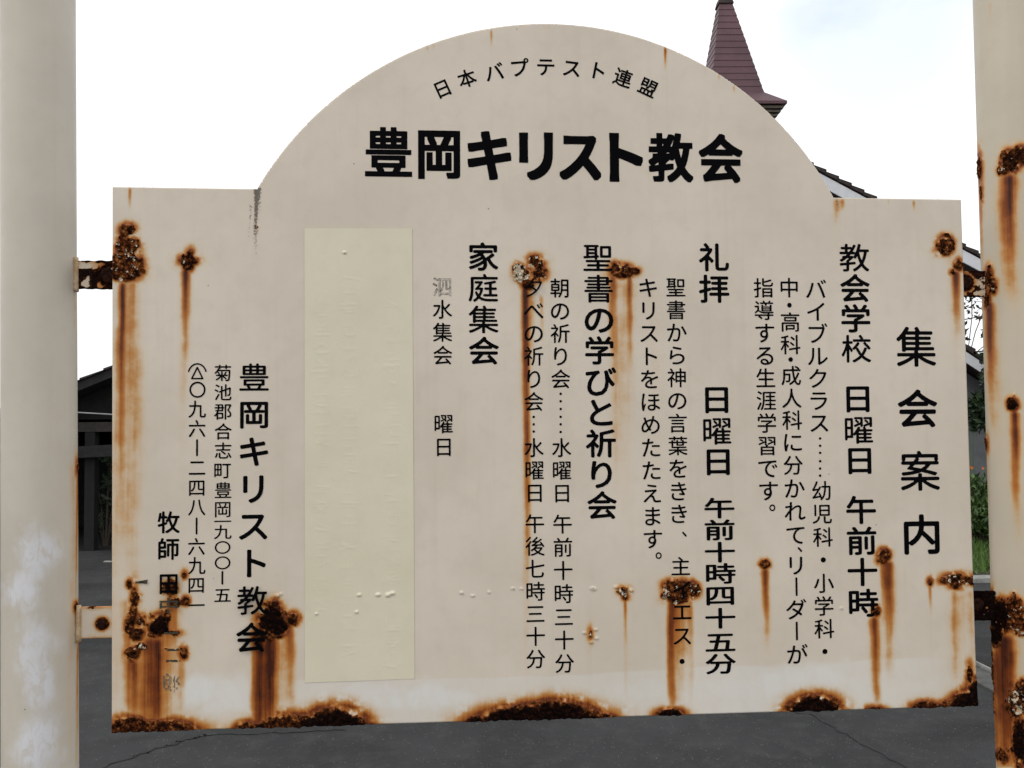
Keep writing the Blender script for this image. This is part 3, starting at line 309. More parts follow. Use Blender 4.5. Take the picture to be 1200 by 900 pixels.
def contours(F, x0, h):                        # closed loops around F < 0
    nx, ny = F.shape; ins = F < 0; pt = {}; nxt = {}
    cells = np.argwhere((ins[:-1, :-1].astype(int) + ins[1:, :-1] + ins[1:, 1:] + ins[:-1, 1:]) % 4 != 0)
    def ep(i, j, a):
        k = (i, j, a)
        if k not in pt:
            f0 = F[i, j]; f1 = F[i + 1, j] if a == 0 else F[i, j + 1]; t = f0 / (f0 - f1)
            pt[k] = (x0 + (i + (t if a == 0 else 0)) * h, x0 + (j + (t if a == 1 else 0)) * h)
        return k
    for i, j in cells:
        i = int(i); j = int(j); c = (ins[i, j], ins[i + 1, j], ins[i + 1, j + 1], ins[i, j + 1])
        E_ = [(i, j, 0), (i + 1, j, 1), (i, j + 1, 0), (i, j, 1)]      # bottom, right, top, left
        ent = [k for k in range(4) if c[k] != c[(k + 1) % 4]]
        # walk: inside kept on the left; an edge leaving inside->outside starts, outside->inside ends
        starts = [k for k in ent if c[k]]; ends = [k for k in ent if not c[k]]
        for s_ in starts:
            e_ = ends[0] if len(ends) == 1 else (s_ - 1) % 4
            nxt[ep(*E_[s_])] = ep(*E_[e_])
    loops = []; left = set(nxt)
    while left:
        k = left.pop(); L = [k]; q = nxt[k]
        while q != k and q in left: left.remove(q); L.append(q); q = nxt[q]
        if len(L) > 5: loops.append([pt[a] for a in L])
    return loops
def simplify(L, tol):
    P = np.array(L); n = len(P); keep = np.zeros(n, bool); a = 0; b = int(((P - P[0]) ** 2).sum(1).argmax()); keep[[a, b]] = True
    st = [(a, b), (b, n)]
    while st:
        i, j = st.pop()
        if j - i < 2: continue
        p = P[i]; q = P[j % n]; d = q - p; l = math.hypot(*d) + 1e-12; S = P[i + 1:j] - p
        e = np.abs(S[:, 0] * d[1] - S[:, 1] * d[0]) / l; m = int(e.argmax())
        if e[m] > tol: keep[i + 1 + m] = True; st += [(i, i + 1 + m), (i + 1 + m, j)]
    return P[keep]
def fill(loops):
    cu = bpy.data.curves.new('glyph', 'CURVE'); cu.dimensions = '2D'; cu.fill_mode = 'BOTH'
    for L in loops:
        if len(L) < 3: continue
        s = cu.splines.new('POLY'); s.points.add(len(L) - 1); s.use_cyclic_u = True
        s.points.foreach_set('co', np.c_[L, np.zeros(len(L)), np.ones(len(L))].astype(np.float32).ravel())
    o = bpy.data.objects.new('glyph', cu); me = o.to_mesh(); V = np.array([v.co[:2] for v in me.vertices]).reshape(-1, 2)
    F_ = []
    for p in me.polygons:
        vs_ = list(p.vertices)
        for i in range(1, len(vs_) - 1): F_.append((vs_[0], vs_[i], vs_[i + 1]))
    o.to_mesh_clear(); bpy.data.objects.remove(o); bpy.data.curves.remove(cu)
    return V, np.array(F_, int).reshape(-1, 3)
NG = 92; X0 = -.08; HG = 1.16 / (NG - 1)
gx, gy = np.meshgrid(X0 + np.arange(NG) * HG, X0 + np.arange(NG) * HG, indexing='ij'); GP = np.c_[gx.ravel(), gy.ravel()]
font_c = bpy.data.curves.new('font', 'FONT'); font_c.resolution_u = 4; font_o = bpy.data.objects.new('font', font_c)
def outline(ch):
    font_c.body = ch; me = font_o.to_mesh(); V = np.array([v.co[:2] for v in me.vertices]); cnt = {}
    for p in me.polygons:
        for a, b in p.edge_keys: cnt[(a, b)] = cnt.get((a, b), 0) + 1
    E_ = np.array([k for k, c in cnt.items() if c == 1]); font_o.to_mesh_clear()
    V = V + np.array([0, .12])                 # em box to 0..1
    return V[E_[:, 0]], V[E_[:, 1]]
def sdf(A, B_):
    d = seg_dist(GP, A, B_); return np.where(inside(GP, A, B_), -d, d).reshape(NG, NG)
def loop_segs(loops): return np.concatenate([L for L in loops]), np.concatenate([np.roll(L, -1, 0) for L in loops])
def title_glyph(ch):                           # heavy, square-cornered strokes: outline grown by a small square
    hx, hz = dict(豊=(.026, .020), 岡=(.034, .026), 教=(.032, .026), 会=(.031, .028)).get(ch, (.039, .034))
    A, B_ = outline(ch); n = 150; h = 1.16 / (n - 1); g = X0 + np.arange(n) * h; gx_, gy_ = np.meshgrid(g, g, indexing='ij'); P = np.c_[gx_.ravel(), gy_.ravel()]
    ins = inside(P, A, B_); out = np.full(len(P), 1e9); sc_ = np.array([1 / hx, 1 / hz]); Q = P * sc_; As = A * sc_; Bs = B_ * sc_
    for a, b in zip(As, Bs):
        d = b - a; r = Q - a; T = [np.zeros(len(Q)), np.ones(len(Q))]
        for num, den in ((r[:, 0], d[0]), (r[:, 1], d[1]), (r[:, 0] - r[:, 1], d[0] - d[1]), (r[:, 0] + r[:, 1], d[0] + d[1])):
            if abs(den) > 1e-9: T.append(np.clip(num / den, 0, 1))
        for t in T: out = np.minimum(out, np.maximum(np.abs(r[:, 0] - t * d[0]), np.abs(r[:, 1] - t * d[1])))
    F = np.where(ins, -1., out - 1).reshape(n, n)
    return fill([simplify(L, .0022) for L in contours(F, X0, h)])
DENSE = '曜聖書集庭教校案葉豊'
RAW = {}; CACHE = {}
def glyph(ch, style):
    k = (ch, style)
    if k in CACHE: return CACHE[k]
    if ch in ('DOT', 'DASH', 'RING', 'TEL'):
        if ch == 'DOT': t = np.linspace(0, 2 * math.pi, 15)[:-1]; r = fill([np.c_[.5 + .5 * np.cos(t), .5 + .5 * np.sin(t)]])
        elif ch == 'DASH':
            r = fill([np.array([(0, .04), (.3, 0), (.7, 0), (1, .04), (1, .96), (.7, 1), (.3, 1), (0, .96)])])
        elif ch == 'RING':
            t = np.linspace(0, 2 * math.pi, 41)[:-1]; r = fill([np.c_[.5 + .5 * np.cos(t), .5 + .5 * np.sin(t)], np.c_[.5 + .39 * np.cos(t), .5 + .39 * np.sin(t)]])
        else:
            t = np.linspace(R(18), R(162), 18); a = np.c_[.5 + .53 * np.cos(t), .30 + .66 * np.sin(t)]
            S = [(a[i], a[i + 1]) for i in range(17)] + [(np.array(p), np.array(q)) for p, q in (((.18, .06), (.82, .06)), ((.82, .06), (.5, .74)), ((.5, .74), (.18, .06)))]
            d = seg_dist(GP, np.array([p for p, q in S]), np.array([q for p, q in S])).reshape(NG, NG) - .045
            r = fill([simplify(L, .002) for L in contours(d, X0, HG)])
        CACHE[k] = r; return r
    if ch not in RAW: RAW[ch] = (outline(ch),); RAW[ch] += (sdf(*RAW[ch][0]),)
    (A, B_), F0 = RAW[ch]
    if style == 'title':
        r = title_glyph(ch); CACHE[k] = r; return r
    if style == 'oldtitle':
        seg_n = 0.036 if ch not in '豊岡教' else .024
        # square-cornered thickening: Minkowski sum with a small square
        s_ = int(math.ceil(seg_n / HG)); F = F0.copy(); fr = seg_n / HG
        fine_ = F0 - 0.
        acc = F0.copy()
        for dx in (-1, -.5, 0, .5, 1):
            for dy in (-1, -.5, 0, .5, 1):
                ox, oy = dx * fr, dy * fr; ix, iy = math.floor(ox), math.floor(oy); wx, wy = ox - ix, oy - iy
                sh = lambda a, b: np.roll(np.roll(F0, a, 0), b, 1)
                acc = np.minimum(acc, (sh(ix, iy) * (1 - wx) + sh(ix + 1, iy) * wx) * (1 - wy) + (sh(ix, iy + 1) * (1 - wx) + sh(ix + 1, iy + 1) * wx) * wy)
        loops = [simplify(L, .0015) for L in contours(acc, X0, HG)]
    elif style == 'gothic': loops = [simplify(L, .0015) for L in contours(F0 - .016, X0, HG)]
    elif style == 'ghost':
        F = np.abs(F0 + .004) - .012 + (fbm(gx, gy, 9, 3, 5) - .47) * (.02 if ch == '泗' else .055)
        loops = [simplify(L, .002) for L in contours(F, X0, HG)]
    elif style == 'worn':
        F = F0 - .022 + sstep(.60, .80, fbm(gx, gy, 6, 3, ord(ch) % 50)) * .07
        loops = [simplify(L, .002) for L in contours(F, X0, HG)]
    else:
        e, g = (.017, .009) if style == 'thin' else (.014, .010 if ch in DENSE else .0205)
        l1 = [simplify(L, .0015) for L in contours(F0 + e, X0, HG)]
        F1 = sdf(*loop_segs(l1)); loops = [simplify(L, .0015) for L in contours(F1 - e - g, X0, HG)]
    r = fill(loops); CACHE[k] = r; return r
UNIT = {}
def lettering(items, style, mat, parent, y):
    row = bpy.data.objects.new('lettering_row', None); row.empty_display_size = .05; link(row, parent)
    for ch, X, Z, w, h, mode, rot in items:
        k = (ch, style, mode, mat.name)
        if k not in UNIT:
            V, F_ = glyph(ch, style); V = V.copy()
            if mode == 'ink': lo = V.min(0); hi = V.max(0); V = (V - (lo + hi) / 2) / np.maximum(hi - lo, 1e-6)
            else: V = V - .5
            o = np_mesh('character', np.c_[V[:, 0], np.zeros(len(V)), V[:, 1]], F_, mat, row, smooth=False); UNIT[k] = o.data
        else: o = link(bpy.data.objects.new('character', UNIT[k]), row)
        if ch == 'DOT' and w < .005: o.name = 'leader_dot'
        yy = y
        if mode == 'em' and '\u3040' < ch < '\u30ff': w *= 1.07; h *= 1.05
        if style == 'bold': w *= 1.05; h *= 1.02
        for cx, cz, rx, rz, kk, fl in CRUST:           # over a rust bloom the vinyl rides up with the blister
            if abs(cx - X) < rx * .9 + w * .28 and abs(cz - Z) < rz * .9 + h * .28 and kk >= .6 and rx > .004: yy = min(yy, -.0042)
        o.location = (X, yy, Z); o.rotation_euler = (0, rot, 0); o.scale = (w, 1, h)
    return row

# ---------------------------------------------------------------- weathering fields
def weather(X, Z, crusts, streaks, grimes=(), sheen_scuff=(), base=(), seed=1):
    n1 = fbm(X, Z, 95, 4, seed); n2 = fbm(X, Z, 260, 3, seed + 9); n3 = fbm(X, Z, 34, 3, seed + 20)
    crust = np.full(X.shape, -1.); flake = np.zeros(X.shape); dark = np.zeros(X.shape); halo = np.zeros(X.shape)
    def add(b, soft):
        cx, cz, rx, rz, k, fl = b; m = 3. if not soft else 2.4
        w = (np.abs(X - cx) < rx * m + .012) & (np.abs(Z - cz) < rz * m + .012)
        if not w.any(): return
        q = np.sqrt(((X[w] - cx) / rx) ** 2 + ((Z[w] - cz) / rz) ** 2); f = (1 - q) * min(k, 1.)
        f = np.where(q < 1, f, (1 - q)) if k >= .5 else (1 - q) * k - (1 - k) * .3
        crust[w] = np.maximum(crust[w], f); flake[w] = np.maximum(flake[w], fl * sstep(1.25, .6, q))
        if k > 1.05: dark[w] = np.maximum(dark[w], (k - 1) * 2.4 * sstep(1.15, .55, q + (n1[w] - .5) * .6))
        r_ = np.hypot(rx, rz); dist = (q - 1) * min(rx, rz)
        halo[w] = np.maximum(halo[w], .8 * np.exp(-np.maximum(dist, 0) / (.0030 + .13 * min(rx, rz))) * min(k, 1))
    for b in crusts: add(b, 0)
    cb = crust.copy()
    for b in base: add(b, 1)
    crust = cb
    bs = np.full(X.shape, -1.)
    for cx, cz, rx, rz, k, fl in base:
        w = (np.abs(X - cx) < rx * 1.6) & (np.abs(Z - cz) < rz * 2)
        q = np.sqrt(((X[w] - cx) / rx) ** 2 + ((Z[w] - cz) / rz) ** 2); bs[w] = np.maximum(bs[w], (1 - q))
    cm = np.maximum(sstep(-.30, .50, crust + (n1 - .5) * 1.1 + (n2 - .5) * .8), sstep(-.10, .34, bs + (n1 - .5) * .42 + (n2 - .5) * .25))
    halo = halo * sstep(.15, .7, n1 + .15)
    streak = np.zeros(X.shape)
    for x0, z0, z1, w, s, e in streaks:
        wn_ = (np.abs(X - x0) < w * 3.2 + .004) & (Z < z0 + .004) & (Z > z1 - .004)
        if not wn_.any(): continue
        xx = X[wn_]; zz = Z[wn_]; t = np.clip((z0 - zz) / (z0 - z1), 0, 1)
        wob = (fbm(xx * .0 + x0 * 40, zz, 9, 3, seed + 3) - .5) * w * 1.1
        g = np.exp(-((xx - x0 - wob) / w) ** 2 * 1.1); v = s * g * (1 - t) ** e * sstep(z0 + .003, z0 - .004 - w * .8, zz)
        v = v * (.88 + .24 * fbm(xx * 260, zz * 9, 1, 3, seed + 4))
        streak[wn_] = 1 - (1 - streak[wn_]) * (1 - np.clip(v, 0, .97))
    streak = np.maximum(streak, halo)
    gr = np.zeros(X.shape)
    for x0, z0, z1, w, s, e in grimes:
        wn_ = (np.abs(X - x0) < w * 3) & (Z < z0 + .002) & (Z > z1)
        t = np.clip((z0 - Z[wn_]) / (z0 - z1), 0, 1); gr[wn_] = np.maximum(gr[wn_], s * np.exp(-((X[wn_] - x0 - (n3[wn_] - .5) * w) / w) ** 2) * (1 - t) ** e)
    fr = np.zeros(X.shape)
    for cx, cz, rx, rz, k in sheen_scuff:
        q = np.hypot((X - cx) / rx, (Z - cz) / rz); fr = np.maximum(fr, k * sstep(1.35, .35, q + (n3 - .5) * .9 + (n1 - .5) * .5))
    return cm, streak, flake * sstep(.1, .6, cm + .35), gr, fr, np.clip(dark, 0, 1), n1, n2

# ================================================================ SETTING: ground
def sheet(name, x0, x1, y0, y1, z, mat, **k):
    return tag(MB().poly([(x0, y0, z), (x1, y0, z), (x1, y1, z), (x0, y1, z)]).build(name, mat), kind='structure', **k)
sheet('ground', -400, 400, -400, 600, -.012, M['soil'])
sheet('road', -60, 60, -14, 13, 0, M['asphalt'])
def ribbon(name, pts, w, z, mat, seed):
    r = random.Random(seed); L = []; Rr = []
    dense = []
    for (a, b) in zip(pts[:-1], pts[1:]):
        for i in range(14): t = i / 14; dense.append(((a[0] + (b[0] - a[0]) * t), (a[1] + (b[1] - a[1]) * t)))
    mb = MB()
    P = [(x + r.uniform(-.018, .018), y + r.uniform(-.012, .012)) for x, y in dense]
    for i in range(len(P) - 1):
        (xa, ya), (xb, yb) = P[i], P[i + 1]; d = math.hypot(xb - xa, yb - ya); nx, ny = -(yb - ya) / d, (xb - xa) / d
        wa = w * (.35 + .65 * abs(math.sin(i * 1.7 + seed))); wb = w * (.35 + .65 * abs(math.sin((i + 1) * 1.7 + seed)))
        mb.poly([(xa - nx * wa, ya - ny * wa, z), (xb - nx * wb, yb - ny * wb, z), (xb + nx * wb, yb + ny * wb, z), (xa + nx * wa, ya + ny * wa, z)])
    return tag(mb.build(name, mat), kind='structure')
ribbon('road_crack', [(1.9, 3.1), (2.29, 2.8), (2.42, 2.25), (2.6, 1.6)], .006, .004, M['crack_tar'], 3)
ribbon('road_crack', [(-1.6, 1.9), (-1.05, 2.56), (-.91, 2.71), (-.76, 2.80), (-.03, 2.81)], .007, .004, M['crack_tar'], 5)
# ================================================================ THE NOTICE SIGN
W, H, ZT = 1.26, .76688, 1.91725
ACX, ACY, AR = .63062, .2330, .48772          # arch circle, y measured down from the shoulder line
sign = empty('notice_sign', (0, 0, 0), label='rusty cream church notice board covered in black Japanese lettering between two thick pipe posts', cat='notice board')
def skew(x, y):                                # the panel hangs a few millimetres out of square
    u = x / W; v = np.clip(y / H, 0, 1); k = np.where(y < 0, np.clip(1 + y / .25, 0, 1), 1)
    dx = (CORNER['TL'][0] * (1 - u) + CORNER['TR'][0] * u) * (1 - v) + (CORNER['BL'][0] * (1 - u) + CORNER['BR'][0] * u) * v
    dz = (CORNER['TL'][1] * (1 - u) + CORNER['TR'][1] * u) * (1 - v) + (CORNER['BL'][1] * (1 - u) + CORNER['BR'][1] * u) * v
    return x + dx * k, ZT - y + dz * k
ST_ = .0016; NX = int(round(W / ST_)) + 1; NY = int(round(H / ST_)) + 1; top = AR - ACY; NT_ = int(math.ceil(top / ST_)) + 1
xs = np.linspace(0, W, NX); ysl = np.linspace(0, H, NY); ysu = -np.arange(NT_, 0, -1) * (H / (NY - 1))
ys = np.r_[ysu, ysl]; PX, PY = np.meshgrid(xs, ys, indexing='ij')
ins = (PY >= -1e-9) | (np.hypot(PX - ACX, PY - ACY) <= AR)
cell_up = (ys[:-1] < -1e-9)[None, :]
anyin = ins[:-1, :-1] | ins[1:, :-1] | ins[1:, 1:] | ins[:-1, 1:]
half = math.sqrt(AR ** 2 - ACY ** 2)
xm = (xs[:-1] + xs[1:]) / 2; rr = np.hypot(xm[:, None] - ACX, (ys[:-1] + ys[1:])[None, :] / 2 - ACY)
keep = np.where(cell_up, rr <= AR + .0002, True)
# outside corners of kept cells are pulled onto the arch
d_ = np.hypot(PX - ACX, PY - ACY); k_ = (PY < -1e-9) & ((d_ > AR) | (d_ > AR - ST_ * .45))
touch = np.zeros(PX.shape, bool); kk = keep & cell_up
for a, b in ((0, 0), (1, 0), (1, 1), (0, 1)): touch[a:a + keep.shape[0], b:b + keep.shape[1]] |= kk
mv = k_ & touch; QX = np.where(mv, ACX + (PX - ACX) / d_ * AR, PX); QY = np.where(mv, np.minimum(ACY + (PY - ACY) / d_ * AR, 0), PY)
idx = np.arange(PX.size).reshape(PX.shape)
qd = np.stack([idx[:-1, :-1], idx[:-1, 1:], idx[1:, 1:], idx[1:, :-1]], -1)[keep]
used = np.zeros(PX.size, bool); used[qd.ravel()] = True; remap = np.cumsum(used) - 1; qd = remap[qd]
fx = QX.ravel()[used]; fy = QY.ravel()[used]; VX, VZ = skew(fx, fy)
cm, streak, flake, gr, fr, dark, n1, n2 = weather(VX, VZ, CRUST, STREAKS, GRIME, SKY_SHEEN, BASE, 1)
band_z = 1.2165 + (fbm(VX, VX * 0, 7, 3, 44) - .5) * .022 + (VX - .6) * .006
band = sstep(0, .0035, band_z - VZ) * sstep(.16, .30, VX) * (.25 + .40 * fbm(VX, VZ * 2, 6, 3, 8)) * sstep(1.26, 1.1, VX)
fr = np.maximum(fr * sstep(-.01, .02, 1.235 - VZ), band)  # sharp-topped pale band: sky reflection put into the panel colour
# grime specks, darker mould along the rim
edge_top = np.where(fy < .02, np.where(np.abs(fx - ACX) < half, AR - np.hypot(fx - ACX, fy - ACY), fy), .05)
gr = np.maximum(gr, .42 * sstep(.004, 0, edge_top) * sstep(.42, .6, fbm(VX, VZ, 30, 3, 71)))
n4 = fbm(VX, VZ, 130, 3, 61); n5 = fbm(VX, VZ, 340, 2, 62)
bulge = sstep(.38, .85, cm) * (.0008 + .0022 * np.maximum(n1 - .36, 0) * 2 + .0014 * (n4 - .5) + .0006 * (n5 - .5)) * np.where(dark > .2, 1.3, 1.)
bulge += flake * .0010 * sstep(.5, .62, n4)
for bx, bz, br in BLISTERS:
    q = np.hypot((VX - bx) / 1.25, (VZ - bz) * 1.3) / br; w_ = q < 1.2
    lump = np.where(w_, np.clip(1 - q * q, 0, 1) ** .7 * (.7 + .6 * n5), 0); bulge += lump * .0019; flake = np.maximum(flake, np.where(q < .95, .6, 0))
bulge += (fbm(VX, VZ, 2.2, 2, 90) - .5) * .0022 * 1 + (fbm(VX, VZ, 9, 2, 91) - .5) * .0004
be = sstep(H - .010, H, fy) * cm; VZ2 = VZ - be * (fbm(VX, VX * 0, 180, 3, 12) - .42) * .0035
te = sstep(.006, 0, edge_top) * 0
base_v = (fbm(VX, VZ, 2.2, 2, 90) - .5) * .0022
VY = -(bulge - base_v)
rimv = np.zeros(len(VX))
P = np.c_[VX, VY, VZ2]
# return flange: boundary edges folded back 18 mm
e_ = np.concatenate([qd[:, [0, 1]], qd[:, [1, 2]], qd[:, [2, 3]], qd[:, [3, 0]]]); key = np.sort(e_, 1); key = key[:, 0].astype(np.int64) * len(VX) + key[:, 1]
u_, inv_, ct = np.unique(key, return_inverse=True, return_counts=True); be_ = e_[ct[inv_] == 1]
bv = np.unique(be_); mapb = -np.ones(len(VX), int); mapb[bv] = np.arange(len(bv)) + len(VX)
Bk = P[bv].copy(); Bk[:, 1] = .018
side = np.stack([be_[:, 1], be_[:, 0], mapb[be_[:, 0]], mapb[be_[:, 1]]], 1)
ext = lambda a: np.r_[a, a[bv]]
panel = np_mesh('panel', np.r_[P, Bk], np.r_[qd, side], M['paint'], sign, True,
                dict(crust=ext(cm), streak=ext(streak), flake=ext(flake), grime=ext(gr), sheen_scuff=ext(fr), dark=ext(dark)))
panel['label'] = 'cream arched-top steel panel with rust blooms and long rust runs'
# back sheet, closed
t_ = np.linspace(math.atan2(ACY, -half), math.atan2(ACY, half), 60)
bp = [(0, H), (0, 0)] + [(ACX + AR * math.cos(a), ACY - AR * math.sin(a)) for a in np.linspace(math.pi - math.asin(ACY / AR), math.asin(ACY / AR), 60)] + [(W, 0), (W, H)]
bx_, bz_ = skew(np.array([q[0] for q in bp]) * .998 + .0012, np.array([q[1] for q in bp]) * .998 + .0006)
MB().poly([(x, .0172, z) for x, z in zip(bx_, bz_)]).build('back_sheet', M['gutter_metal'], panel)
# rows of lettering
for style, mat, items in TEXT: lettering(items, style, M[mat], sign, -.0004)
# a torn end of tape left by the corner
MB().poly([(.0335, -.0014, 1.3596), (.0505, -.0014, 1.3623), (.0495, -.0014, 1.3560), (.0430, -.0014, 1.3572), (.0335, -.0014, 1.3572)]).build('tape_scrap', M['worn'], panel)

# yellowed film covering three old rows
FX0, FX1, FZ0, FZ1 = .2666, .4214, 1.2122, 1.8620
nxf, nzf = 130, 520; a_, b_ = np.meshgrid(np.linspace(0, 1, nxf), np.linspace(0, 1, nzf), indexing='ij')
fX = FX0 + (FX1 - FX0) * a_ + .0020 * (1 - b_); fZ = FZ0 + (FZ1 - FZ0) * b_ + .0012 * a_
h_ = np.zeros(fX.shape); rr_ = random.Random(4)
for cx_, z0_, z1_ in ((.291, 1.30, 1.775), (.331, 1.25, 1.79), (.392, 1.22, 1.76)):
    z_ = z1_
    while z_ > z0_:
        for q in range(rr_.randint(2, 5)):
            zz = z_ - rr_.uniform(0, .024); xx = cx_ + rr_.uniform(-.004, .004); L_ = rr_.uniform(.006, .014); tilt = rr_.choice([0, 0, 0, rr_.uniform(-.5, .5)])
            u = fX - xx; v = fZ - zz - tilt * u
            h_ += rr_.uniform(.2, .6) * np.exp(-(v / .0011) ** 2) * sstep(L_, L_ * .8, np.abs(u))
        for q in range(rr_.randint(0, 2)):
            xx = cx_ + rr_.uniform(-.011, .011); zz = z_ - rr_.uniform(0, .024); L_ = rr_.uniform(.004, .011)
            h_ += rr_.uniform(.15, .45) * np.exp(-((fX - xx) / .0011) ** 2) * sstep(L_, L_ * .8, np.abs(fZ - zz))
        if rr_.random() < .35:
            rad = rr_.uniform(.006, .011); q_ = np.hypot(fX - cx_, fZ - z_ + .012); h_ += .4 * np.exp(-((q_ - rad) / .0011) ** 2) * (fZ < z_ - .008)
        z_ -= rr_.uniform(.026, .034)
fY = -(.0006 + .00023 * np.clip(h_, 0, 1.2) + .0004 * (fbm(fX, fZ, 18, 3, 5) - .5))
for bx, bz, br in BLISTERS:
    q = np.hypot((fX - bx) / 1.3, (fZ - bz)) / br; fY -= np.where(q < 1, (1 - q * q) * .0020 * (.6 + .8 * fbm(fX, fZ, 400, 2, 3)), 0)
ii = np.arange(nxf * nzf).reshape(nxf, nzf)
film = np_mesh('cover_film', np.c_[fX.ravel(), fY.ravel(), fZ.ravel()], np.stack([ii[:-1, :-1], ii[1:, :-1], ii[1:, 1:], ii[:-1, 1:]], -1).reshape(-1, 4), M['film'], panel)
film['label'] = 'yellowed film stuck over three old rows of lettering'

# curled chips of paint round the rust
mbv = []; mbf = []; rf = random.Random(11)
for cx, cz, rx, rz, k, fl in CRUST:
    n_ = int(fl * fl * 30 * (rx * rz) / (.015 * .012) ** 1 * 1) if fl >= .1 else 0
    for _ in range(min(n_, 70)):
        a = rf.uniform(0, 2 * math.pi); q = math.sqrt(rf.random()) * 1.05; x = cx + rx * q * math.cos(a); z = cz + rz * q * math.sin(a)
        s = rf.uniform(.0010, .0026) * (1.3 if fl > .8 else 1); t = rf.uniform(0, 2 * math.pi); curl = rf.uniform(.0006, .0022); y0 = -rf.uniform(.0008, .0026)
        n = len(mbv); c, d = math.cos(t), math.sin(t); w = s * rf.uniform(.35, .8)
        for i, u in enumerate((-1, 0, 1)):
            for v in (-1, 1):
                vv = v * w * rf.uniform(.7, 1.2); uu = u * s; mbv.append((x + uu * c - vv * d, y0 - curl * u * u * (1 if i else .6), z + uu * d + vv * c))
        mbf += [(n, n + 2, n + 3, n + 1), (n + 2, n + 4, n + 5, n + 3)]
ch = MB(); ch.v = mbv; ch.f = mbf; tag(ch.build('paint_chips', M['flake_paint'], panel), kind='stuff')

# ---- posts
PR = .0460
def post(cx, slope, crust, streaks, sheen_scuff, seed, zmax):
    nth, zs_ = 150, np.arange(0, zmax, .004); lo = zs_[zs_ < .95][::8]; zs_ = np.r_[lo, np.arange(.95, zmax, .0022), zmax]
    th = np.linspace(0, 2 * math.pi, nth * 2 + 1)[:-1]; T, Z_ = np.meshgrid(th, zs_, indexing='ij')
    # surface point -> where its sight line meets the panel plane, so marks measured there wrap round the pipe
    ax = cx + slope * (Z_ - 1.64); X_ = ax + PR * np.sin(T); Y_ = .015 - PR * np.cos(T)
    s_ = X_ * 1.0
    front = np.cos(T - math.atan2(cx - .4936, 1.1357) * -1) > -.1
    k = 1.1207 / (1.1207 + Y_); U = .4936 + (X_ - .4936) * k; V = 1.6 + (Z_ - 1.6) * k
    cm, streak, flake, gr, fr, dark, n1, n2 = weather(U.ravel(), V.ravel(), crust, streaks, (), sheen_scuff, (), seed)
    vis = front.ravel().astype(float); cm = cm * vis; streak = streak * vis; flake = flake * vis; fr = fr * vis; dark = dark * vis
    n4 = fbm(U.ravel(), V.ravel(), 120, 3, seed + 5)
    b_ = cm * (.0008 + .004 * np.maximum(n1 - .36, 0) + .0022 * (n4 - .5)) + flake * .0012 * sstep(.5, .6, n4) + fr * .0005 * fbm(U.ravel() * 3, V.ravel(), 70, 3, 2)
    rr = PR + b_.reshape(T.shape); X_ = ax + rr * np.sin(T); Y_ = .015 - rr * np.cos(T)
    I = np.arange(T.size).reshape(T.shape); J = np.roll(I, -1, 0)
    q = np.stack([I[:, :-1], J[:, :-1], J[:, 1:], I[:, 1:]], -1).reshape(-1, 4)
    o = np_mesh('post', np.c_[X_.ravel(), Y_.ravel(), Z_.ravel()], q, M['post_grey'] if cx < 0 else M['post'], sign, True, dict(crust=cm, streak=streak, flake=flake, grime=gr, sheen_scuff=fr, dark=dark))
    axt = cx + slope * (zmax - 1.64); cap = MB(); N = 32
    for (r0, z0), (r1, z1) in (((PR * 1.02, zmax - .01), (PR * 1.02, zmax + .004)), ((PR * 1.02, zmax + .004), (PR * .8, zmax + .018)), ((PR * .8, zmax + .018), (PR * .05, zmax + .026))):
        for i in range(N):
            a = 2 * math.pi * i / N; b = 2 * math.pi * (i + 1) / N
            cap.poly([(axt + r0 * math.cos(a), .015 + r0 * math.sin(a), z0), (axt + r0 * math.cos(b), .015 + r0 * math.sin(b), z0), (axt + r1 * math.cos(b), .015 + r1 * math.sin(b), z1), (axt + r1 * math.cos(a), .015 + r1 * math.sin(a), z1)])
    cap.build('cap', M['post'], o)
    return o
PR = .0470
pl = post(-.1080, -.0150, LCRUST, LSTREAK, LFRESH, 101, 2.42); pl['label'] = 'left pipe post with a bluish-white scuffed patch low down'
PR = .0460
pr = post(1.3540, -.0050, RCRUST, RSTREAK, [], 202, 2.42); pr['label'] = 'right pipe post with deep rust blooms and dark rust runs'
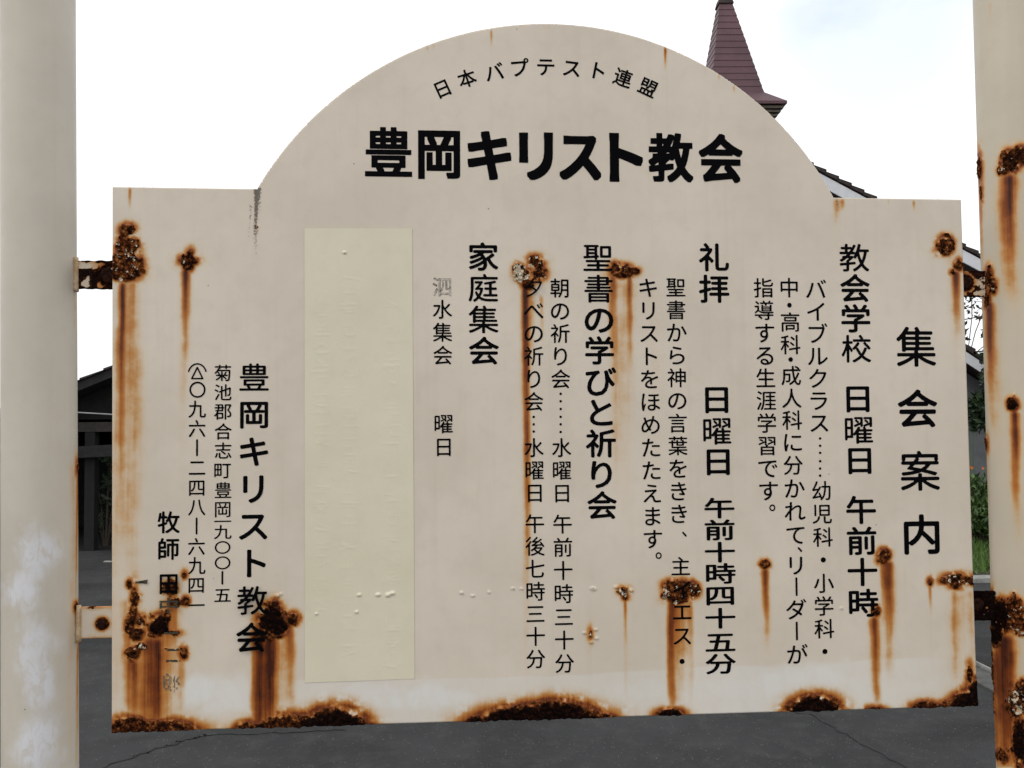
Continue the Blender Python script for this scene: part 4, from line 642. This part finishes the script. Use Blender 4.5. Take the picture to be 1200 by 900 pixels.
# ---- flat-bar brackets welded to the posts, each with a rusted bolt
def bracket(x0, x1, z0, z1, bxz, br, seed, rust, weldx):
    nx, nz = 46, 34; a, b = np.meshgrid(np.linspace(0, 1, nx), np.linspace(0, 1, nz), indexing='ij')
    X_ = x0 + (x1 - x0) * a; Z_ = z0 + (z1 - z0) * b
    n1 = fbm(X_, Z_, 110, 4, seed); q = np.hypot(X_ - bxz[0], Z_ - bxz[1]) / br
    edge = np.minimum(np.minimum(Z_ - z0, z1 - Z_), np.abs(X_ - weldx) * .8)
    cr = sstep(.3, .62, rust * .55 + n1 * .9 - .28 + .5 * np.exp(-edge / .003) * rust) ; cr = np.maximum(cr, sstep(1.25, .9, q + (n1 - .5) * .4))
    stv = np.clip(.75 * np.exp(-np.maximum(q - 1, 0) / .35) + .5 * rust * n1 + .45 * np.exp(-edge / .003) * (.3 + n1), 0, 1)
    Y_ = .0195 - .0012 * cr * n1 - .0003
    I = np.arange(nx * nz).reshape(nx, nz); P_ = np.c_[X_.ravel(), Y_.ravel(), (Z_ + cr * np.where((b == 0) | (b == 1), (n1 - .5) * .003, 0)).ravel()]
    Q = np.stack([I[:-1, :-1], I[1:, :-1], I[1:, 1:], I[:-1, 1:]], -1).reshape(-1, 4)
    loop = np.r_[I[:, 0], I[-1, 1:], I[-2::-1, -1], I[0, -2:0:-1]]; m = len(loop); Bk = P_[loop].copy(); Bk[:, 1] = .0255; nb = len(P_) + np.arange(m)
    S = np.stack([loop, nb, np.roll(nb, -1), np.roll(loop, -1)], 1)
    at = lambda v: np.r_[v.ravel(), v.ravel()[loop]]; z = np.zeros(X_.shape)
    o = np_mesh('bracket', np.r_[P_, Bk], np.r_[Q, S], M['paint'], sign, True, dict(crust=at(cr), streak=at(stv), flake=at(z + .12 * rust), grime=at(z), sheen_scuff=at(z), dark=at(np.clip(rust + .1, 0, 1) + z)))
    bm = MB(); N = 14; r_ = random.Random(seed)
    ring = lambda r, y: [(bxz[0] + r * (1 + r_.uniform(-.1, .1)) * math.cos(2 * math.pi * i / N), y, bxz[1] + r * (1 + r_.uniform(-.1, .1)) * math.sin(2 * math.pi * i / N)) for i in range(N)]
    A0, A1, A2 = ring(br * .8, .0192), ring(br * .72, .0160), ring(br * .5, .0148)
    for i in range(N):
        j = (i + 1) % N; bm.poly([A0[j], A0[i], A1[i], A1[j]]); bm.poly([A1[j], A1[i], A2[i], A2[j]])
    bm.poly(A2[::-1]); bm.build('bolt', M['rusty_bolt'], o, True)
    # rounded weld bead down the pipe
    wb = MB(); wb.tube([(weldx, .0185 + .001 * math.sin(k * 2.1), z0 - .004 + (z1 - z0 + .008) * k / 9) for k in range(10)], .0042, .0036, 8)
    wb.build('weld_bead', M['rusty_bolt'] if rust > .7 else M['weld_paint'], o, True)
    return o
flat('weld_paint', (.42, .25, .12), (.60, .48, .32), 150, .7, .5, 300, .001)
bracket(-.066, .05, 1.7762, 1.8170, (-.0150, 1.7960), .0150, 31, .50, -.0615)
bracket(-.056, .05, 1.2765, 1.3200, (-.0200, 1.2968), .0085, 32, .12, -.0525)
bracket(1.22, 1.318, 1.7685, 1.8085, (1.2745, 1.7900), .0120, 33, .42, 1.3140)
bracket(1.22, 1.318, 1.2700, 1.3135, (1.2800, 1.2950), .0125, 34, .85, 1.3150)
# ================================================================ CHURCH behind the board
ch = empty('church', (5.8169, 13.6, 0), R(-3), label='church with pinkish slate spire and dark tiled gable rising behind the notice board', cat='church')
SL = .545; APX = 7.14; OV = 4.87
zr = lambda x: APX - SL * abs(x)
MB().poly([(-4.1, 0, 0), (4.1, 0, 0), (4.1, 0, zr(4.1) - .32), (0, 0, APX - .32), (-4.1, 0, zr(4.1) - .32)]).box(-4.1, 4.1, .02, 11, 0, zr(4.1) - .34).build('wall', M['church_wall'], ch)
rf_ = MB()
for s in (-1, 1):
    a = [(0, APX - .30), (s * OV, zr(OV) - .30), (s * OV, zr(OV) - .12), (0, APX - .12)]
    rf_.prism(a if s > 0 else a[::-1], -.30, 11.3)
roof = rf_.build('roof', M['soffit_board'], ch)
# tiles: verge tiles picked out one by one, the courses behind them
tile_me = None; NTL = 20; dl = OV / NTL
for s in (-1, 1):
    for i in range(NTL):
        x0 = i * dl; x1 = x0 + dl * 1.12; zl = zr(x0) - .105; z1 = zr(x1) - .045
        for nm, ya, yb, k in (('verge_tile', -.36, -.06, 0), ('tile_course', -.055, 11.35, 1)):
            c = [(s * x0, ya, zl - .03), (s * x1, ya, z1 - .07), (s * x1, yb, z1 - .07), (s * x0, yb, zl - .03), (s * x0, ya, zl + .03), (s * x1, ya, z1 + .02), (s * x1, yb, z1 + .02), (s * x0, yb, zl + .03)]
            MB().hexa(c).build(nm, M['dark_roof_tile'], roof)
for s in (-1, 1):
    MB().prism([(0, APX - .16), (s * OV, zr(OV) - .16), (s * OV, zr(OV) - .40), (0, APX - .40)][::s], -.335, -.305).build('bargeboard', M['church_trim'], ch)
    MB().box(min(s * OV, s * (OV + .1)), max(s * OV, s * (OV + .1)), -.3, 11.3, zr(OV) - .30, zr(OV) - .20).build('gutter', M['gutter_metal'], ch)
MB().tube([(4.2, -.06, 0), (4.2, -.06, zr(4.2) - .5)], .035).build('downpipe', M['gutter_metal'], ch)
# tower
MB().box(-.60, .60, -.60, .60, 5.4, 7.06).build('tower_wall', M['church_wall'], ch)
for i, (hw, z0, z1) in enumerate([(.64, 7.03, 7.09), (.685, 7.09, 7.15), (.73, 7.15, 7.21), (.77, 7.21, 7.275)]):
    MB().box(-hw, hw, -hw, hw, z0, z1 - .018).box(-hw + .035, hw - .035, -hw + .035, hw - .035, z1 - .018, z1).build('cornice_band', M['cornice_paint'], ch)
MB().box(-.82, .82, -.82, .82, 7.277, 7.332).build('tower_fascia', M['spire_shingle'], ch)
sp_ = MB(); b0, b1 = .862, .50
def frust(mb, h0, z0, h1, z1, cx0=0, cx1=0):
    c0 = [(cx0 - h0, -h0, z0), (cx0 + h0, -h0, z0), (cx0 + h0, h0, z0), (cx0 - h0, h0, z0)]; c1 = [(cx1 - h1, -h1, z1), (cx1 + h1, -h1, z1), (cx1 + h1, h1, z1), (cx1 - h1, h1, z1)]
    return mb.hexa(c0 + c1)
frust(sp_, .815, 7.333, .505, 7.625, 0, -.017).build('tower_skirt_roof', M['spire_shingle'], ch)
Z0s, Z1s, NC = 7.61, 9.56, 14
spire = empty('spire', (0, 0, 0)); spire.parent = ch
for i in range(NC):
    t0 = i / NC; t1 = (i + 1) / NC; z0 = Z0s + (Z1s - Z0s) * t0; z1 = Z0s + (Z1s - Z0s) * t1
    h0 = .51 + (.122 - .51) * t0; h1 = .51 + (.122 - .51) * t1; c0 = -.017 - .077 * t0; c1 = -.017 - .077 * t1
    frust(MB(), h0 + .009, z0 - .004, h1, z1, c0, c1).build('slate_course', M['spire_shingle'], spire)
frust(MB(), .15, Z1s - .005, .12, Z1s + .12, -.094, -.094).build('spire_cap', M['dark_roof_tile'], spire)

# ================================================================ low outbuilding on the right
ob = empty('outbuilding', (5.6, 9.0, 0), label='low grey rendered outbuilding with dark tiled gable roof beside the church', cat='outbuilding')
SB = .65; AB = 3.62; zb = lambda x: AB - SB * abs(x)
MB().prism([(-2.5, 0), (2.5, 0), (2.5, zb(2.5) - .28), (0, AB - .28), (-2.5, zb(2.5) - .28)], .25, 3.2).build('wall', M['grey_render'], ob)
r2 = MB()
for s in (-1, 1): r2.prism([(0, AB - .20), (s * 2.95, zb(2.95) - .20), (s * 2.95, zb(2.95) - .09), (0, AB - .09)][::s], 0, 3.45)
r2 = r2.build('roof', M['soffit_board'], ob)
for s in (-1, 1):
    for i in range(11):
        x0 = i * .27; x1 = x0 + .30
        MB().hexa([(s * x0, -.04, zb(x0) - .10), (s * x1, -.04, zb(x1) - .09), (s * x1, 3.5, zb(x1) - .09), (s * x0, 3.5, zb(x0) - .10), (s * x0, -.04, zb(x0) - .05), (s * x1, -.04, zb(x1) + .0), (s * x1, 3.5, zb(x1) + .0), (s * x0, 3.5, zb(x0) - .05)]).build('tile_course', M['dark_roof_tile'], r2)
    MB().prism([(0, AB - .12), (s * 2.95, zb(2.95) - .12), (s * 2.95, zb(2.95) - .27), (0, AB - .27)][::s], -.02, -.004).build('bargeboard', M['church_trim'], ob)

# ================================================================ open shed on the left
sh = empty('open_shed', (-4.4, 8.0, 0), label='low dark open-fronted shed with pitched roof beside the road', cat='shed')
# local x: 0 at the left eave corner seen past the post
def sbx(name, m, *a, **k): return MB().box(*a).build(name, M[m], sh, bevel=k.get('bevel', 0))
sl = .42; z_at = lambda x: 1.93 + sl * (x - .62) if x < 3.2 else 1.93 + sl * (2.58) - sl * (x - 3.2)
rfm = MB()
rfm.prism([(-.9, z_at(-.9) - .10), (3.2, z_at(3.2) - .10), (3.2, z_at(3.2)), (-.9, z_at(-.9))], -.25, 3.6)
rfm.prism([(3.2, z_at(3.2) - .10), (7.2, z_at(7.2) - .10), (7.2, z_at(7.2)), (3.2, z_at(3.2))], -.25, 3.6)
rs = rfm.build('roof', M['grey_timber'], sh)
for i in range(16):
    x0 = -.9 + i * .256; x1 = x0 + .27
    MB().hexa([(x0, -.28, z_at(x0) + .004), (x1, -.28, z_at(x1) + .004), (x1, 3.65, z_at(x1) + .004), (x0, 3.65, z_at(x0) + .004), (x0, -.28, z_at(x0) + .03), (x1, -.28, z_at(x1) + .012), (x1, 3.65, z_at(x1) + .012), (x0, 3.65, z_at(x0) + .03)]).build('roof_sheet', M['dark_roof_tile'], rs)
MB().poly([(-.7, .02, .004), (7, .02, .004), (7, 3.4, .004), (-.7, 3.4, .004)]).build('floor', M['shaded_timber'], sh)  # dark sheet standing in for shade on the shed floor
sbx('back_wall', 'shaded_timber', -.7, 7.0, 3.3, 3.4, 0, 1.62)
sbx('side_wall', 'shaded_timber', 6.9, 7.0, .1, 3.29, 0, 1.62)
sbx('side_wall', 'shaded_timber', -.7, -.6, .6, 3.29, 0, 1.40)
MB().prism([(-.6, 1.50), (6.9, 1.50), (6.9, z_at(6.9) - .11), (3.2, z_at(3.2) - .11), (-.6, z_at(-.6) - .11)], .12, .18).build('gable_board', M['shaded_timber'], sh)
for i in range(10): sbx('shade_plank', 'shaded_timber', -.59, 6.89, 1.8, 1.83, .02 + i * .10, .115 + i * .10)  # dark boards added for the shade below the rail
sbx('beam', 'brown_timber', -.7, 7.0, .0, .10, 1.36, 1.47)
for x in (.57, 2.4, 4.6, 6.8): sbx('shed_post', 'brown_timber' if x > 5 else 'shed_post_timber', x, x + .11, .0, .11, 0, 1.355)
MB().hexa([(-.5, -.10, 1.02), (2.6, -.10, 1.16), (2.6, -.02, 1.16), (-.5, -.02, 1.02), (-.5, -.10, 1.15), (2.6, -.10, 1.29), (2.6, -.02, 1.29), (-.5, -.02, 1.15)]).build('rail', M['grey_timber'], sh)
MB().tube([(-.9, -.36, 1.56), (.28, -.36, 1.60)], .05).build('gutter', M['gutter_metal'], sh)
MB().tube([(.26, -.34, 1.66), (.4, -.34, 1.60), (1.6, -.34, 1.52)], .008).build('cable', M['gutter_metal'], sh)
ks = MB().hexa([(-3.31, 7.31, .0), (-3.12, 7.29, .0), (-3.12, 7.34, .0), (-3.31, 7.36, .0), (-3.30, 7.32, .012), (-3.13, 7.30, .012), (-3.13, 7.33, .012), (-3.30, 7.35, .012)]).build('kerb_block', M['concrete'], bevel=.008)
tag(ks, 'small white kerb block lying on the road in front of the dark shed', 'kerb block')

# ================================================================ kerb, drain, planting
k0 = empty('kerb', (3.7, 5.62, 0), kind='structure')
km = None
for i in range(18):
    if km is None:
        km = MB().box(0, .59, -.06, .06, -.05, .045).build('kerb_stone', M['concrete'], k0, bevel=.008)
    else: q = km.copy(); sc.collection.objects.link(q); q.location.x = i * .6
sheet('grass_bank', 3.7, 16, 5.68, 9.4, .03, M['soil'])
dr = empty('drain_channel', (3.62, .4, 0), R(90), kind='structure')
for i in range(12): MB().box(i * .6, i * .6 + .59, 0, .19, -.01, .014).build('drain_slab', M['old_concrete'], dr, bevel=.004)
MB().box(0, 7.2, -.018, -.004, -.01, .03).build('drain_edge', M['concrete'], dr, bevel=.003)

def leaves(name, mat, parent, pts, size, seed, up=.3, long=1.8):
    r = np.random.default_rng(seed); n = len(pts); pts = np.asarray(pts)
    d = r.normal(size=(n, 3)); d[:, 2] += up; d /= np.linalg.norm(d, axis=1)[:, None]
    e = r.normal(size=(n, 3)); e -= (e * d).sum(1)[:, None] * d; e /= np.linalg.norm(e, axis=1)[:, None]
    s = size * r.uniform(.6, 1.3, n)[:, None]; nrm = np.cross(d, e)
    V = np.stack([pts, pts + d * s * .5 * long / 1.2 + e * s * .38 + nrm * s * .08, pts + d * s * long, pts + d * s * .5 * long / 1.2 - e * s * .38 + nrm * s * .08], 1).reshape(-1, 3)
    return np_mesh(name, V, np.arange(n * 4).reshape(n, 4), M[mat], parent, smooth=False)
def clump(r, n, c, rad, squash=1., shell=.5):
    d = r.normal(size=(n, 3)); d /= np.linalg.norm(d, axis=1)[:, None]; q = (shell + (1 - shell) * r.random(n)) ** .5
    return np.array(c) + d * q[:, None] * np.array([rad, rad, rad * squash])
def shrub(name, loc, h, w, mat, seed, label, cat, group=None, size=.05, n=26, per=60):
    r = np.random.default_rng(seed); o = empty(name, loc, label=label, cat=cat, group=group); st = MB(); P_ = []
    for i in range(n):
        a = r.uniform(0, 6.28); q = math.sqrt(r.random()) * w; zt = h * r.uniform(.35, 1.0) * (1 - .35 * (q / w) ** 2)
        tip = np.array([q * math.cos(a), q * math.sin(a), zt]); mid = tip * np.array([.45, .45, .55])
        st.tube([(tip[0] * .1, tip[1] * .1, 0), tuple(mid), tuple(tip)], .010 * h, .003, 5); P_.append(clump(r, per, tip * .94, w * .30, .8, .2)); P_.append(clump(r, per // 2, mid * 1.2, w * .25, 1, .1))
    st.build('stems', M['bark'], o); leaves('foliage', mat, o, np.concatenate(P_), size, seed)
    return o
shrub('green_shrub', (6.25, 7.05, .03), .78, .42, 'leaf_mid', 3, 'low bright green shrub behind the kerb in the gap beside the right post', 'shrub', size=.045, n=34, per=70)
shrub('green_shrub', (7.0, 7.3, .03), .95, .5, 'leaf_mid', 4, 'taller green shrub standing by the grey outbuilding wall, partly behind the right post', 'shrub', size=.05)
# tree leaning over the outbuilding wall
def tree(name, loc, h, crown, mat, seed, label, cat, blobs, size=.07, per=260, trunk_r=.09, lean=(0, 0)):
    r = np.random.default_rng(seed); o = empty(name, loc, label=label, cat=cat); t = MB()
    fork = (lean[0] * .5, lean[1] * .5, h * .5); t.tube([(0, 0, -.05), (lean[0] * .2, lean[1] * .2, h * .25), fork], trunk_r, trunk_r * .7, 8)
    for (x, y, z, rad, dens) in blobs: t.tube([fork, ((fork[0] + x) / 2 + r.uniform(-.1, .1), (fork[1] + y) / 2, (fork[2] + z) / 2 + .1), (x, y, z)], trunk_r * .45, .012, 6)
    P_ = []
    for (x, y, z, rad, dens) in blobs:
        for k in range(max(4, int(9 * dens))):
            c = clump(r, 1, (x, y, z), rad, .75, .3)[0]; P_.append(clump(r, int(per * dens / 3), c, rad * .36, .8, .1)); t.tube([(x, y, z), tuple(c)], .012, .004, 4)
    t.build('trunk', M['bark'], o, True); leaves('crown', mat, o, np.concatenate(P_), size, seed); return o
tree('dark_tree', (7.9, 8.1, .05), 2.6, 0, 'leaf_dark', 5, 'small dark-leaved tree in front of the grey outbuilding wall', 'tree',
     [(-.75, 0, 1.75, .42, 1.), (-.95, -.1, 1.45, .26, .7), (-.25, .1, 1.9, .5, 1.), (.45, .1, 1.8, .55, 1.), (.1, 0, 2.35, .4, .8), (-.62, 0, 2.1, .2, .5)], size=.06)
tree('sparse_tree', (13.2, 17.5, 0), 5.0, 0, 'leaf_dark', 6, 'thin sparse tree with bare twigs against the white sky below the upper right bracket', 'tree',
     [(-.2, 0, 3.35, .45, .34), (-.55, 0, 2.95, .35, .3), (.6, 0, 4.2, .8, .4), (.9, .2, 3.3, .9, .4), (.2, 0, 5.0, .6, .3), (-.35, .1, 2.55, .3, .25)], size=.09, trunk_r=.022)
# orange flowers on tall stems
fl = empty('flower_stems', (6.58, 7.75, .03), label='tall thin flower stems with small orange flowers above the green shrub', cat='flower')
stm = MB(); tips = []
r = random.Random(2)
for i, (x, z) in enumerate(((-.02, .84), (.05, .80), (.04, 1.26), (.13, .80), (.18, .83), (.0, 1.1))):
    stm.tube([(x * .3, 0, 0), (x * .7, .01, z * .5), (x, 0, z)], .006, .003, 5); tips.append((x, z))
stm.build('stems', M['leaf_mid'], fl)
for (x, z) in ((-.02, .83), (.01, .82), (.145, .815)):
    f_ = MB()
    for k in range(6):
        a = k * math.pi / 3; c, s = math.cos(a), math.sin(a); f_.poly([(x, 0, z), (x + .010 * c - .005 * s, -.004, z + .010 * s + .005 * c), (x + .022 * c, -.009, z + .022 * s), (x + .010 * c + .005 * s, -.004, z + .010 * s - .005 * c)])
    f_.build('flower', M['orange_petal'], fl)
# shrub and creeper round the shed
shrub('shed_shrub', (-3.75, 8.36, 0), 1.28, .22, 'leaf_dark', 9, 'green leafy bush growing inside the dark open shed', 'shrub', size=.05, n=12, per=16)
shrub('shed_shrub', (-3.35, 8.6, 0), 1.0, .3, 'leaf_dark', 12, 'dark bush deep inside the open shed behind its posts', 'shrub', size=.06, n=20, per=40)
# grass
g = np.random.default_rng(8); N = 16000; gx_ = g.uniform(3.75, 9.5, N); gy_ = g.uniform(5.7, 7.4, N); hh = g.uniform(.05, .15, N); an = g.uniform(0, 6.28, N); lx = g.normal(0, .05, (N, 2))
w_ = .005; b0_ = np.c_[gx_ + np.cos(an) * w_, gy_ + np.sin(an) * w_, np.full(N, .05)]; b1_ = np.c_[gx_ - np.cos(an) * w_, gy_ - np.sin(an) * w_, np.full(N, .05)]
tp = np.c_[gx_ + lx[:, 0], gy_ + lx[:, 1], .05 + hh]
tag(np_mesh('grass', np.stack([b0_, b1_, tp], 1).reshape(-1, 3), np.arange(N * 3).reshape(N, 3), M['grass_blade'], smooth=False), 'bright green grass growing along the kerb behind the road', 'grass', kind='stuff')
# overhead wires
def wire(name, a, b, sag, label, r_=.012):
    pts = [tuple(Vector(a).lerp(Vector(b), t / 16) - Vector((0, 0, sag * 4 * (t / 16) * (1 - t / 16)))) for t in range(17)]
    tag(MB().tube(pts, r_, seg=6).build(name, M['cable_rubber']), label, 'power line')
wire('overhead_wire', (-6, 17.8, 1.9), (21, 13.6, 5.6), .9, 'thin upper power line crossing the white sky in the right gap')
wire('overhead_wire', (-4, 16.4, 1.9), (21, 13.0, 3.4), .1, 'thicker lower power line just above the outbuilding roof', .016)
